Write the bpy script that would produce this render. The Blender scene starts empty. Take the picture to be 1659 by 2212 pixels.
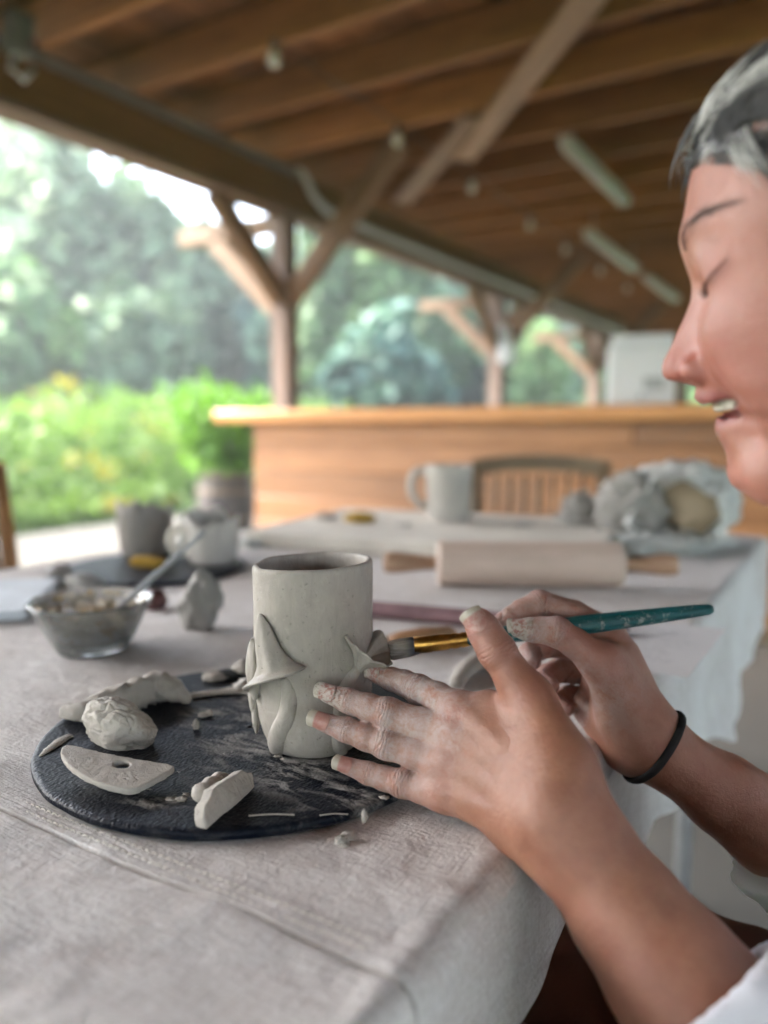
import bpy, bmesh, math, random
import numpy as np
from mathutils import Vector, Matrix, Euler

# ---------------------------------------------------------------- camera, sky, sun, exposure
R = math.radians
scene = bpy.context.scene
FPX, PITCH, YAW = 1662.0, 0.1093, R(31.3)      # focal length measured on a 1659 px wide copy of the photo
CAM = np.array([0.0, 0.0, 0.987])
cam_d = bpy.data.cameras.new("camera")
cam = bpy.data.objects.new("camera", cam_d)
scene.collection.objects.link(cam)
scene.camera = cam
cam.location = CAM
cam.rotation_euler = (R(90) - PITCH, 0, YAW)
cam_d.sensor_fit = 'HORIZONTAL'
cam_d.sensor_width = 36.0
cam_d.lens = 36.0 * FPX / 1659.0
cam_d.clip_start = 0.02
cam_d.clip_end = 600
cam_d.dof.use_dof = True
cam_d.dof.focus_distance = 0.490
cam_d.dof.aperture_fstop = (cam_d.lens / 1000.0) / 0.0103

world = bpy.data.worlds.new("World")
scene.world = world
world.use_nodes = True
wn = world.node_tree.nodes
bgn = wn["Background"]
sky = wn.new("ShaderNodeTexSky")
sky.sky_type = 'NISHITA'
sky.sun_disc = False
SUN_ELEV, SUN_ROT = R(48), R(-110)
sky.sun_elevation = SUN_ELEV
sky.sun_rotation = SUN_ROT
sky.air_density = 1.0
sky.dust_density = 4.0
sky.ozone_density = 1.0
hsv = wn.new("ShaderNodeHueSaturation")               # overcast: a paler sky all round
hsv.inputs["Saturation"].default_value = 0.72
world.node_tree.links.new(sky.outputs[0], hsv.inputs["Color"])
world.node_tree.links.new(hsv.outputs[0], bgn.inputs[0])
bgn.inputs[1].default_value = 0.15
sun_d = bpy.data.lights.new("sun", 'SUN')
sun_d.energy = 1.5
sun_d.angle = R(14)
sun_d.color = (1.0, 0.95, 0.88)
sun = bpy.data.objects.new("sun", sun_d)
scene.collection.objects.link(sun)
sdir = Vector((math.sin(SUN_ROT) * math.cos(SUN_ELEV), math.cos(SUN_ROT) * math.cos(SUN_ELEV), math.sin(SUN_ELEV)))
sun.rotation_euler = sdir.to_track_quat('Z', 'Y').to_euler()
sun.location = (-20, 0, 30)

scene.view_settings.view_transform = 'Standard'
scene.view_settings.look = 'None'
scene.view_settings.gamma = 1.0
scene.view_settings.use_curve_mapping = False
scene.view_settings.exposure = 3.95
scene.render.engine = 'CYCLES'
scene.cycles.use_denoising = True
scene.cycles.max_bounces = 8
scene.cycles.diffuse_bounces = 5
scene.cycles.glossy_bounces = 3
scene.cycles.transmission_bounces = 6
scene.cycles.transparent_max_bounces = 6
scene.cycles.sample_clamp_indirect = 6
scene.cycles.caustics_reflective = False
scene.cycles.caustics_refractive = False

T = 0.76                                      # table top height
rng = np.random.default_rng(7)
random.seed(7)

# ---------------------------------------------------------------- measuring the photo
def ray(px, py):
    x = (px - 829.5) / FPX
    u = -(py - 1106) / FPX
    c, s = math.cos(PITCH), math.sin(PITCH)
    d = (x, c + u * s, -s + u * c)
    ca, sa = math.cos(YAW), math.sin(YAW)
    return np.array([d[0] * ca - d[1] * sa, d[0] * sa + d[1] * ca, d[2]])
def P(px, py, d): return CAM + ray(px, py) * d
def G(px, py, z=T):
    r = ray(px, py)
    return CAM + r * ((z - CAM[2]) / r[2])
CAM_RIGHT = np.array([math.cos(YAW), math.sin(YAW), 0])
CAM_FWD = np.array([-math.sin(YAW), math.cos(YAW), 0])
UP = np.array([0, 0, 1.0])

# ---------------------------------------------------------------- objects, names and labels
def link(o, parent=None):
    scene.collection.objects.link(o)
    if parent is not None:
        o.parent = parent
    return o
def tag(o, label=None, cat=None, group=None, kind=None):
    if label: o["label"] = label
    if cat: o["category"] = cat
    if group: o["group"] = group
    if kind: o["kind"] = kind
    return o
def thing(name, label, cat, loc=(0, 0, 0), rot=(0, 0, 0), group=None):
    o = bpy.data.objects.new(name, None)
    o.empty_display_size = 0.05
    o.location = Vector(loc)
    o.rotation_euler = rot
    link(o)
    return tag(o, label, cat, group)
def mesh_obj(name, verts, faces, mat, parent=None, smooth=True, attrs=None, loc=None, rot=None, mat_idx=None):
    me = bpy.data.meshes.new(name)
    verts = np.asarray(verts, dtype=np.float32)
    if isinstance(faces, np.ndarray) and faces.ndim == 2:
        n, k = faces.shape
        me.vertices.add(len(verts)); me.vertices.foreach_set("co", verts.ravel())
        me.loops.add(n * k); me.loops.foreach_set("vertex_index", faces.astype(np.int32).ravel())
        me.polygons.add(n)
        me.polygons.foreach_set("loop_start", np.arange(0, n * k, k, dtype=np.int32))
        me.update(calc_edges=True); me.validate()
    else:
        me.from_pydata([tuple(v) for v in verts], [], [tuple(int(i) for i in f) for f in faces])
        me.update()
    if attrs:
        for an, av in attrs.items():
            a = me.attributes.new(an, 'FLOAT', 'POINT')
            a.data.foreach_set("value", np.asarray(av, dtype=np.float32))
    for m in (mat if isinstance(mat, (list, tuple)) else [mat]):
        me.materials.append(m)
    if smooth:
        me.polygons.foreach_set("use_smooth", np.ones(len(me.polygons), dtype=bool))
    o = bpy.data.objects.new(name, me)
    if loc is not None: o.location = Vector(loc)
    if rot is not None: o.rotation_euler = rot
    return link(o, parent)
def share(name, src, parent=None, matrix=None):
    o = bpy.data.objects.new(name, src.data)
    link(o, parent)
    if matrix is not None: o.matrix_basis = matrix
    return o
def frame(x, z=(0, 0, 1), loc=(0, 0, 0)):
    """matrix whose local X runs along x, local Z near z"""
    x = Vector(x).normalized(); z = Vector(z)
    y = z.cross(x)
    if y.length < 1e-5: y = Vector((0, 1, 0)).cross(x)
    y.normalize(); z = x.cross(y)
    m = Matrix((x, y, z)).transposed().to_4x4()
    m.translation = Vector(loc)
    return m
def box_mesh(sx, sy, sz, bevel=0.0, seg=1):
    bm = bmesh.new()
    bmesh.ops.create_cube(bm, size=1)
    bmesh.ops.scale(bm, vec=(sx, sy, sz), verts=bm.verts)
    if bevel:
        bmesh.ops.bevel(bm, geom=bm.edges[:], offset=bevel, segments=seg, affect='EDGES', profile=0.6)
    return bm
def bm_obj(name, bm, mat, parent=None, matrix=None, smooth=False):
    me = bpy.data.meshes.new(name)
    bm.to_mesh(me); bm.free()
    me.materials.append(mat)
    if smooth: me.polygons.foreach_set("use_smooth", np.ones(len(me.polygons), dtype=bool))
    o = bpy.data.objects.new(name, me)
    link(o, parent)
    if matrix is not None: o.matrix_basis = matrix
    return o
def bar(name, a, b, w, h, mat, parent=None, up=(0, 0, 1), bevel=0.006):
    a, b = Vector(a), Vector(b)
    return bm_obj(name, box_mesh((b - a).length, w, h, bevel), mat, parent, frame(b - a, up, (a + b) / 2))
def tube_np(pts, radii, n=10, caps=True):
    pts = np.asarray(pts, float); m = len(pts)
    radii = np.broadcast_to(np.asarray(radii, float), (m,))
    tg = np.gradient(pts, axis=0); tg /= np.linalg.norm(tg, axis=1)[:, None] + 1e-12
    ref = np.array([0, 0, 1.0]) if abs(tg[0][2]) < 0.9 else np.array([1.0, 0, 0])
    V = []; nrm = np.cross(tg[0], ref); nrm /= np.linalg.norm(nrm)
    th = np.linspace(0, 2 * np.pi, n, endpoint=False)
    for i in range(m):
        nrm = nrm - tg[i] * nrm.dot(tg[i]); nrm /= np.linalg.norm(nrm) + 1e-12
        bn = np.cross(tg[i], nrm)
        V.append(pts[i] + radii[i] * (np.cos(th)[:, None] * nrm + np.sin(th)[:, None] * bn))
    V = np.concatenate(V); F = []
    for i in range(m - 1):
        for j in range(n):
            F.append((i * n + j, i * n + (j + 1) % n, (i + 1) * n + (j + 1) % n, (i + 1) * n + j))
    if caps:
        F.append(tuple(range(n - 1, -1, -1))); F.append(tuple(range((m - 1) * n, m * n)))
    return V, F
def lathe_np(prof, n=48, close_axis=True):
    V = []; F = []
    th = np.linspace(0, 2 * np.pi, n, endpoint=False)
    for r, z in prof:
        V.append(np.stack([r * np.cos(th), r * np.sin(th), np.full(n, z)], 1))
    V = np.concatenate(V)
    for i in range(len(prof) - 1):
        for j in range(n):
            F.append((i * n + j, i * n + (j + 1) % n, (i + 1) * n + (j + 1) % n, (i + 1) * n + j))
    if close_axis:
        F.append(tuple(range(n - 1, -1, -1)))
        F.append(tuple(range((len(prof) - 1) * n, len(prof) * n)))
    return V, F
def merge(parts):
    V = []; F = []; o = 0
    for v, f in parts:
        V.append(np.asarray(v)); F += [tuple(i + o for i in q) for q in f]; o += len(v)
    return np.concatenate(V), F

# ---------------------------------------------------------------- noise and implicit surfaces
def _h(ix, iy, iz, seed):
    n = (ix.astype(np.int64) * 374761393 + iy.astype(np.int64) * 668265263 + iz.astype(np.int64) * 2147483647 + seed * 974634777) & 0xFFFFFFFF
    n = ((n ^ (n >> 13)) * 1274126177) & 0xFFFFFFFF
    n = (n ^ (n >> 16)) & 0xFFFFFF
    return n / float(0xFFFFFF) * 2 - 1
def vnoise(p, seed=0):
    p = np.asarray(p, float); i = np.floor(p).astype(np.int64); f = p - i
    f = f * f * f * (f * (f * 6 - 15) + 10)
    r = 0
    for dx in (0, 1):
        for dy in (0, 1):
            for dz in (0, 1):
                w = (f[:, 0] if dx else 1 - f[:, 0]) * (f[:, 1] if dy else 1 - f[:, 1]) * (f[:, 2] if dz else 1 - f[:, 2])
                r = r + w * _h(i[:, 0] + dx, i[:, 1] + dy, i[:, 2] + dz, seed)
    return r
def fbm(p, oct=3, seed=0, gain=0.5):
    a, r, s = 1.0, 0, 1.0
    for k in range(oct):
        r = r + a * vnoise(np.asarray(p) * s + 17.3 * k, seed + k); a *= gain; s *= 2.03
    return r
def smin(a, b, k):
    h = np.maximum(k - np.abs(a - b), 0) / k
    return np.minimum(a, b) - h * h * k * 0.25
def smax(a, b, k): return -smin(-a, -b, k)
def cone(p, a, b, ra, rb):
    a = np.asarray(a, float); ab = np.asarray(b, float) - a
    t = np.clip(((p - a) @ ab) / (ab @ ab + 1e-18), 0, 1)
    return np.linalg.norm(p - a - t[:, None] * ab, axis=1) - (ra + t * (rb - ra))
def ball(p, c, r): return np.linalg.norm(p - np.asarray(c, float), axis=1) - r
def ellipsoid(p, c, r):
    q = (p - np.asarray(c, float)) / np.asarray(r, float)
    k0 = np.linalg.norm(q, axis=1); k1 = np.linalg.norm(q / np.asarray(r, float), axis=1)
    return k0 * (k0 - 1.0) / (k1 + 1e-9)
def sstep(x, a, b):
    t = np.clip((x - a) / (b - a), 0, 1)
    return t * t * (3 - 2 * t)
class Groups:
    """smooth union of groups of round cones; skips what is far from the block being filled"""
    def __init__(self): self.g = []
    def add(self, prims, k_in, k_join, finger=False): self.g.append((prims, k_in, k_join, finger)); return self
    def __call__(self, p):
        c = (p.max(0) + p.min(0)) / 2; rad = np.linalg.norm(p.max(0) - p.min(0)) / 2
        D = np.full(len(p), 1.0); base = None
        for prims, ki, kj, fin in self.g:
            d = None
            for a, b, ra, rb in prims:
                mid = cone(c[None], a, b, ra, rb)[0]
                if mid - rad > 0.035 and len(p) > 1: continue
                q = cone(p, a, b, ra, rb)
                d = q if d is None else smin(d, q, ki)
            if fin and base is None: base = D
            if d is not None:
                D = np.minimum(D, smin(base, d, kj)) if fin else smin(D, d, kj)
        return D
def surfnets(F, lo, hi, h, B=16, lip=1.0):
    lo = np.asarray(lo, float); hi = np.asarray(hi, float)
    nb = np.maximum(np.ceil((hi - lo) / (h * B)).astype(int), 1)
    N = nb * B + 2
    bi = np.stack(np.meshgrid(*[np.arange(n) for n in nb], indexing='ij'), -1).reshape(-1, 3)
    cen = lo + (bi + 0.5) * B * h
    v = np.concatenate([F(c[None]) for c in cen]) if len(cen) < 200000 else None
    bi = bi[np.abs(v) * lip <= B * h * 0.9 + h]
    g = np.arange(B + 1)
    loc = np.stack(np.meshgrid(g, g, g, indexing='ij'), -1)
    keys = []; pos = []; quads = []
    key = lambda c: (c[..., 0].astype(np.int64) * N[1] + c[..., 1]) * N[2] + c[..., 2]
    co = np.array([[x, y, z] for x in (0, 1) for y in (0, 1) for z in (0, 1)])
    ed = [(a, b) for a in range(8) for b in range(a + 1, 8) if np.abs(co[a] - co[b]).sum() == 1]
    for b in bi:
        base = b * B
        val = F((lo + (base + loc.reshape(-1, 3)) * h)).reshape(B + 1, B + 1, B + 1)
        sg = val < 0
        if sg.all() or not sg.any(): continue
        cv = np.stack([val[x:B + x, y:B + y, z:B + z] for x, y, z in co], -1)
        cs = cv < 0
        m = cs.any(-1) & ~cs.all(-1)
        idx = np.argwhere(m); cv = cv[m]; cs = cs[m]
        acc = np.zeros((len(idx), 3)); cnt = np.zeros(len(idx))
        for a, e in ed:
            x = cs[:, a] != cs[:, e]
            t = cv[x, a] / (cv[x, a] - cv[x, e])
            acc[x] += co[a] + t[:, None] * (co[e] - co[a]); cnt[x] += 1
        pos.append(lo + (base + idx + acc / cnt[:, None]) * h); keys.append(key(base + idx))
        for ax in range(3):
            u, w = (ax + 1) % 3, (ax + 2) % 3
            s0 = sg[:B, :B, :B]
            sl = [slice(0, B)] * 3; sl[ax] = slice(1, B + 1)
            s1 = sg[tuple(sl)]
            for flip, mm in ((False, s0 & ~s1), (True, ~s0 & s1)):
                c = np.argwhere(mm) + base
                if not len(c): continue
                eu = np.eye(3, dtype=int)[u]; ew = np.eye(3, dtype=int)[w]
                q = np.stack([key(c - eu - ew), key(c - ew), key(c), key(c - eu)], 1)
                quads.append(q[:, ::-1] if flip else q)
    pos = np.concatenate(pos); keys = np.concatenate(keys); quads = np.concatenate(quads)
    o = np.argsort(keys); keys = keys[o]; pos = pos[o]
    qi = np.searchsorted(keys, quads); qi = np.clip(qi, 0, len(keys) - 1)
    ok = (keys[qi] == quads).all(1)
    return pos, qi[ok]
# ---------------------------------------------------------------- materials
class NT:
    def __init__(self, name):
        self.m = bpy.data.materials.new(name); self.m.use_nodes = True
        self.t = self.m.node_tree; self.b = self.t.nodes["Principled BSDF"]
    def n(self, typ, ins=None, **props):
        nd = self.t.nodes.new(typ)
        for k, v in props.items(): setattr(nd, k, v)
        for k, v in (ins or {}).items():
            if isinstance(v, bpy.types.NodeSocket): self.t.links.new(v, nd.inputs[k])
            else: nd.inputs[k].default_value = v
        return nd
    def set(self, **kw):
        for k, v in kw.items():
            k = k.replace('_', ' ')
            s = self.b.inputs[k]
            if isinstance(v, bpy.types.NodeSocket): self.t.links.new(v, s)
            else: s.default_value = v
        return self
    def co(self, scale=(1, 1, 1), kind='Object'):
        tc = self.n("ShaderNodeTexCoord")
        return self.n("ShaderNodeMapping", {"Vector": tc.outputs[kind], "Scale": scale}).outputs[0]
    def noise(self, vec, scale, detail=4, rough=0.55, dist=0.0):
        return self.n("ShaderNodeTexNoise", {"Vector": vec, "Scale": scale, "Detail": detail, "Roughness": rough, "Distortion": dist}).outputs["Fac"]
    def ramp(self, fac, stops, interp='LINEAR'):
        r = self.n("ShaderNodeValToRGB", {"Fac": fac}); cr = r.color_ramp; cr.interpolation = interp
        while len(cr.elements) < len(stops): cr.elements.new(0.5)
        for e, (p, c) in zip(cr.elements, stops):
            e.position = p
            e.color = (c, c, c, 1) if isinstance(c, (int, float)) else (*c, 1)
        return r.outputs[0]
    def mix(self, fac, a, b, blend='MIX'):
        nd = self.n("ShaderNodeMix", data_type='RGBA', blend_type=blend)
        for s, v in ((nd.inputs[0], fac), (nd.inputs[6], a), (nd.inputs[7], b)):
            if isinstance(v, bpy.types.NodeSocket): self.t.links.new(v, s)
            elif isinstance(v, (int, float)): s.default_value = v
            else: s.default_value = (*v, 1)
        return nd.outputs[2]
    def math(self, op, a, b=0.0, c=0.0, clamp=False):
        nd = self.n("ShaderNodeMath", operation=op, use_clamp=clamp)
        for i, v in enumerate((a, b, c)):
            if isinstance(v, bpy.types.NodeSocket): self.t.links.new(v, nd.inputs[i])
            else: nd.inputs[i].default_value = v
        return nd.outputs[0]
    def attr(self, name): return self.n("ShaderNodeAttribute", attribute_name=name).outputs["Fac"]
    def bump(self, h, dist, strength=1.0, normal=None):
        ins = {"Height": h, "Distance": dist, "Strength": strength}
        if normal is not None: ins["Normal"] = normal
        return self.n("ShaderNodeBump", ins).outputs[0]

def mat_plain(name, c, rough=0.6, var=0.12, scale=8, bump=0.0, bscale=60, metallic=0.0, spec=0.5):
    k = NT(name); v = k.co()
    f = k.noise(v, scale, 5)
    lo = tuple(x * (1 - var) for x in c); hi = tuple(min(x * (1 + var), 0.9) for x in c)
    k.set(Base_Color=k.ramp(f, [(0.3, lo), (0.7, hi)]), Roughness=rough, Metallic=metallic, Specular_IOR_Level=spec)
    if bump: k.set(Normal=k.bump(k.noise(v, bscale, 6, 0.6), bump))
    return k.m
def mat_wood(name, c1, c2, rough=0.65, sc=1.0, stretch=14.0, bump=0.0006, rnd=0.25):
    """grain along local X, each piece shifted by its own random number"""
    k = NT(name)
    tc = k.n("ShaderNodeTexCoord"); oi = k.n("ShaderNodeObjectInfo")
    off = k.n("ShaderNodeVectorMath", {0: tc.outputs["Object"]}, operation='ADD')
    sc_r = k.math('MULTIPLY', oi.outputs["Random"], 37.0)
    k.t.links.new(sc_r, off.inputs[1])
    v = k.n("ShaderNodeMapping", {"Vector": off.outputs[0], "Scale": (sc, sc * stretch, sc * stretch)}).outputs[0]
    f = k.noise(v, 2.2, 6, 0.6, 1.2)
    g = k.noise(v, 9.0, 4, 0.6, 0.4)
    col = k.ramp(k.math('ADD', k.math('MULTIPLY', f, 0.7), k.math('MULTIPLY', g, 0.3)), [(0.33, c1), (0.68, c2)])
    br = k.math('ADD', k.math('MULTIPLY', oi.outputs["Random"], rnd * 2), 1.0 - rnd)
    hs = k.n("ShaderNodeHueSaturation", {"Color": col, "Value": br})
    k.set(Base_Color=hs.outputs[0], Roughness=rough)
    if bump: k.set(Normal=k.bump(g, bump))
    return k.m
def mat_leaf(name, stops, rough=0.6, trans=0.25):
    k = NT(name)
    c = k.ramp(k.attr("v"), stops)
    k.set(Base_Color=c, Roughness=rough, Specular_IOR_Level=0.3)
    tr = k.n("ShaderNodeBsdfTranslucent", {"Color": c})
    ms = k.n("ShaderNodeMixShader", {"Fac": trans, 1: k.b.outputs[0], 2: tr.outputs[0]})
    k.t.links.new(ms.outputs[0], k.t.nodes["Material Output"].inputs[0])
    return k.m

def mat_canvas():
    k = NT("canvas")
    v = k.n("ShaderNodeCombineXYZ", {"X": k.attr("cu"), "Y": k.attr("cv"), "Z": 0.0}).outputs[0]
    def sc(x, y): return k.n("ShaderNodeMapping", {"Vector": v, "Scale": (x, y, 1)}).outputs[0]
    stain = k.noise(v, 5.0, 6, 0.6); blot = k.noise(v, 30.0, 6, 0.7)
    col = k.ramp(stain, [(0.3, (0.56, 0.53, 0.505)), (0.50, (0.695, 0.678, 0.660)), (0.70, (0.775, 0.768, 0.758))])
    col = k.mix(k.ramp(blot, [(0.48, 0.0), (0.70, 0.55)]), col, (0.73, 0.71, 0.69))
    col = k.mix(k.ramp(k.noise(v, 16.0, 5, 0.6), [(0.56, 0.0), (0.74, 0.4)]), col, (0.46, 0.40, 0.355))
    warp = k.noise(sc(620, 55), 1.0, 3, 0.6); weft = k.noise(sc(55, 620), 1.0, 3, 0.6)
    cross = k.noise(v, 420.0, 3, 0.7)
    th = k.math('ADD', k.math('MULTIPLY', k.math('ADD', warp, weft), 0.5), k.math('MULTIPLY', cross, 0.6))
    col = k.mix(k.ramp(th, [(0.62, 0.55), (0.90, 0.0)]), col, (0.34, 0.295, 0.27))
    fleck = k.noise(v, 190.0, 3, 0.6)
    col = k.mix(k.ramp(fleck, [(0.68, 0.0), (0.75, 0.45)]), col, (0.27, 0.225, 0.20))
    col = k.mix(k.math('MULTIPLY', k.attr("seam"), 0.65), col, (0.22, 0.185, 0.16))  # shade of the seam's step, painted as a dark line in the colour
    h = k.math('ADD', th, k.math('ADD', k.math('MULTIPLY', k.noise(v, 120, 4), 0.8), k.math('MULTIPLY', k.noise(v, 45, 4), 0.6)))
    k.set(Base_Color=col, Roughness=0.92, Specular_IOR_Level=0.12, Normal=k.bump(h, 0.0015))
    return k.m
def mat_clay(name, c=(0.40, 0.375, 0.34), scale=1.0, rough=0.6, gr=0.0006):
    k = NT(name); v = k.co((scale,) * 3)
    f = k.noise(v, 20, 6, 0.62); streak = k.noise(k.co((60 * scale, 60 * scale, 16 * scale)), 2.0, 5, 0.62, 1.6)
    lo = tuple(x * 0.76 for x in c); hi = tuple(x * 1.12 for x in c)
    col = k.ramp(k.math('ADD', k.math('MULTIPLY', f, 0.65), k.math('MULTIPLY', streak, 0.35)), [(0.32, lo), (0.66, hi)])
    dry = k.noise(v, 46, 6, 0.72, 0.9)
    col = k.mix(k.ramp(dry, [(0.56, 0.0), (0.72, 0.5)]), col, tuple(min(x * 1.40, 0.7) for x in c))
    pit = k.ramp(k.noise(v, 260, 3, 0.6), [(0.64, 0.0), (0.72, 1.0)])
    col = k.mix(k.math('MULTIPLY', pit, 0.35), col, tuple(x * 0.5 for x in c))
    h = k.math('ADD', k.math('MULTIPLY', f, 1.0), k.math('ADD', k.math('MULTIPLY', streak, 0.5), k.math('ADD', k.math('MULTIPLY', k.noise(v, 150, 4, 0.7), 0.45), k.math('MULTIPLY', pit, -0.35))))
    k.set(Base_Color=col, Roughness=k.ramp(dry, [(0.4, rough - 0.12), (0.6, rough + 0.2)]), Specular_IOR_Level=0.35, Normal=k.bump(h, gr))
    return k.m
def mat_bat():
    k = NT("bat_plastic"); v = k.co()
    base = (0.0030, 0.0052, 0.0115)
    smear = k.noise(k.co((14, 34, 30)), 1.3, 7, 0.68, 0.5)
    fine = k.noise(k.co((36, 84, 60)), 1.0, 5, 0.7, 0.4)
    area = k.noise(v, 9.0, 3, 0.5)
    amt = k.math('MULTIPLY', k.ramp(smear, [(0.48, 0.0), (0.70, 1.0)]), k.ramp(fine, [(0.38, 0.15), (0.62, 1.0)]))
    near = k.attr("dust")
    amt2 = k.math('MULTIPLY', k.math('ADD', k.math('MULTIPLY', amt, 0.20), k.math('MULTIPLY', near, k.ramp(fine, [(0.48, 0.0), (0.60, 1.0)]))), 0.85, clamp=True)
    flk = k.ramp(k.noise(k.co((60, 75, 60)), 1.7, 6, 0.72), [(0.645, 0.0), (0.68, 1.0)])
    flk = k.math('MULTIPLY', flk, k.ramp(area, [(0.47, 0.0), (0.6, 1.0)]))
    amt3 = k.math('MAXIMUM', k.math('MULTIPLY', amt2, 0.80), k.math('MULTIPLY', flk, 0.9))
    col = k.mix(amt3, base, (0.40, 0.385, 0.36))
    peb = k.n("ShaderNodeTexVoronoi", {"Vector": k.co((1, 0.62, 1)), "Scale": 620.0, "Randomness": 1.0}, feature='SMOOTH_F1').outputs["Distance"]
    h = k.math('ADD', k.math('MULTIPLY', peb, -0.8), k.math('ADD', k.noise(v, 300, 3), k.math('MULTIPLY', amt3, 0.8)))
    k.set(Base_Color=col, Roughness=k.math('ADD', 0.42, k.math('MULTIPLY', amt3, 0.45)), Specular_IOR_Level=0.13, Normal=k.bump(h, 0.0006))
    return k.m
def mat_skin():
    k = NT("skin"); v = k.co()
    mott = k.noise(v, 55, 5, 0.6); big = k.noise(v, 14, 3)
    c = k.ramp(mott, [(0.3, (0.240, 0.102, 0.061)), (0.7, (0.352, 0.172, 0.110))])
    c = k.mix(k.ramp(big, [(0.4, 0.0), (0.7, 0.35)]), c, (0.31, 0.115, 0.078))
    c = k.mix(k.math('MULTIPLY', k.attr("red"), k.ramp(k.noise(v, 60, 5, 0.7), [(0.36, 0.45), (0.62, 1.0)]), clamp=True), c, (0.32, 0.075, 0.052))
    c = k.mix(k.math('MULTIPLY', k.attr("pink"), 1.0, clamp=True), c, (0.36, 0.155, 0.122))
    c = k.mix(k.math('MULTIPLY', k.attr("lip"), 0.9, clamp=True), c, (0.22, 0.062, 0.058))
    blt = k.ramp(k.noise(v, 95, 5, 0.72), [(0.50, 0.0), (0.72, 0.42)])
    c = k.mix(blt, c, (0.33, 0.125, 0.085))
    c = k.mix(k.ramp(k.noise(v, 700, 2, 0.5), [(0.62, 0.0), (0.74, 0.25)]), c, (0.24, 0.11, 0.07))
    # dried clay slip on fingers: streaks that follow fine skin lines
    dust = k.noise(v, 90, 6, 0.7, 0.6); fine = k.noise(v, 420, 4, 0.7)
    cl = k.attr("clay")
    m1 = k.ramp(k.math('ADD', k.math('MULTIPLY', dust, 0.7), k.math('MULTIPLY', fine, 0.3)), [(0.38, 0.10), (0.56, 1.0)])
    amt = k.math('MULTIPLY', cl, m1, clamp=True)
    c = k.mix(k.math('MULTIPLY', amt, 0.80), c, (0.47, 0.415, 0.40))
    cake = k.math('MULTIPLY', k.attr("cake"), k.ramp(k.noise(v, 210, 5, 0.75), [(0.46, 0.0), (0.52, 1.0)]), clamp=True)
    c = k.mix(k.math('MULTIPLY', cake, 0.9), c, (0.50, 0.47, 0.42))
    # creases over the knuckles (attribute ax runs along the finger in millimetres)
    wob = k.math('ADD', k.attr("ax"), k.math('MULTIPLY', k.noise(v, 200, 3), 5.0))
    wv = k.math('SINE', k.math('MULTIPLY', wob, 1.35))
    kn = k.attr("kn")
    cr = k.math('MULTIPLY', k.math('MULTIPLY', k.math('SUBTRACT', 1.0, k.math('ABSOLUTE', wv)), -1.0), kn)
    c = k.mix(k.math('MULTIPLY', k.math('MULTIPLY', k.math('POWER', k.math('SUBTRACT', 1.0, k.math('ABSOLUTE', wv)), 4.0), kn), 0.55, clamp=True), c, (0.15, 0.06, 0.045))
    ln = k.attr("line")
    c = k.mix(k.math('MULTIPLY', ln, 0.75, clamp=True), c, (0.16, 0.06, 0.045))
    vor = k.n("ShaderNodeTexVoronoi", {"Vector": v, "Scale": 900.0}, feature='DISTANCE_TO_EDGE').outputs["Distance"]
    h = k.math('ADD', k.math('MULTIPLY', vor, 0.22), k.math('ADD', cr, k.math('ADD', k.math('MULTIPLY', k.noise(v, 330, 5, 0.7), 0.75), k.math('ADD', k.math('MULTIPLY', amt, 0.3), k.math('ADD', cake, k.math('MULTIPLY', ln, -2.0))))))
    k.set(Base_Color=c, Roughness=k.math('ADD', k.ramp(k.noise(v, 40, 3), [(0.35, 0.30), (0.65, 0.47)]), k.math('MULTIPLY', amt, 0.4)), Specular_IOR_Level=0.5,
          Subsurface_Weight=0.12, Subsurface_Radius=(1.0, 0.35, 0.2), Subsurface_Scale=0.004, Normal=k.bump(h, 0.0008))
    return k.m
def mat_nail():
    k = NT("nail"); v = k.co()
    free = k.attr("free")
    c = k.mix(free, (0.36, 0.165, 0.138), (0.40, 0.355, 0.29))
    c = k.mix(k.math('MULTIPLY', k.attr("lun"), 0.4, clamp=True), c, (0.58, 0.33, 0.28))
    cl = k.math('MULTIPLY', k.attr("clay"), k.ramp(k.noise(v, 330, 5, 0.75), [(0.44, 0.0), (0.54, 1.0)]), clamp=True)
    c = k.mix(cl, c, (0.55, 0.51, 0.455))
    k.set(Base_Color=c, Roughness=k.math('ADD', 0.28, k.math('MULTIPLY', cl, 0.5)), Normal=k.bump(k.math('ADD', cl, k.math('MULTIPLY', k.noise(v, 400, 2), 0.2)), 0.0003))
    return k.m

M = {}
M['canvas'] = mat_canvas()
M['clay'] = mat_clay("grey_clay", gr=0.0012)
M['mugclay'] = mat_clay("mug_clay", (0.350, 0.318, 0.282), gr=0.0009)
M['drycl'] = mat_clay("dry_clay", (0.405, 0.372, 0.330), rough=0.7, gr=0.0016)
M['darkclay'] = mat_clay("damp_clay", (0.20, 0.18, 0.165), rough=0.5)
M['crumb'] = mat_clay("crumbly_clay", (0.33, 0.315, 0.29), gr=0.006)
M['bat'] = mat_bat()
M['skin'] = mat_skin()
M['nail'] = mat_nail()
M['beam'] = mat_wood("timber_brown", (0.085, 0.036, 0.009), (0.190, 0.088, 0.026), 0.75)
M['joist'] = mat_wood("timber_joist", (0.112, 0.047, 0.012), (0.250, 0.115, 0.034), 0.75, rnd=0.3)
M['deck'] = mat_wood("roof_boards", (0.066, 0.026, 0.0065), (0.155, 0.068, 0.0190), 0.8, rnd=0.35)
M['brace'] = mat_wood("timber_brace", (0.062, 0.034, 0.016), (0.135, 0.080, 0.042), 0.78)
M['lightwood'] = mat_wood("pale_timber", (0.125, 0.075, 0.042), (0.225, 0.145, 0.088), 0.7)  # paler brown for the outer braces, outriggers and diagonal boards
M['post'] = mat_wood("post_timber", (0.120, 0.080, 0.062), (0.200, 0.142, 0.112), 0.8)
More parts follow.
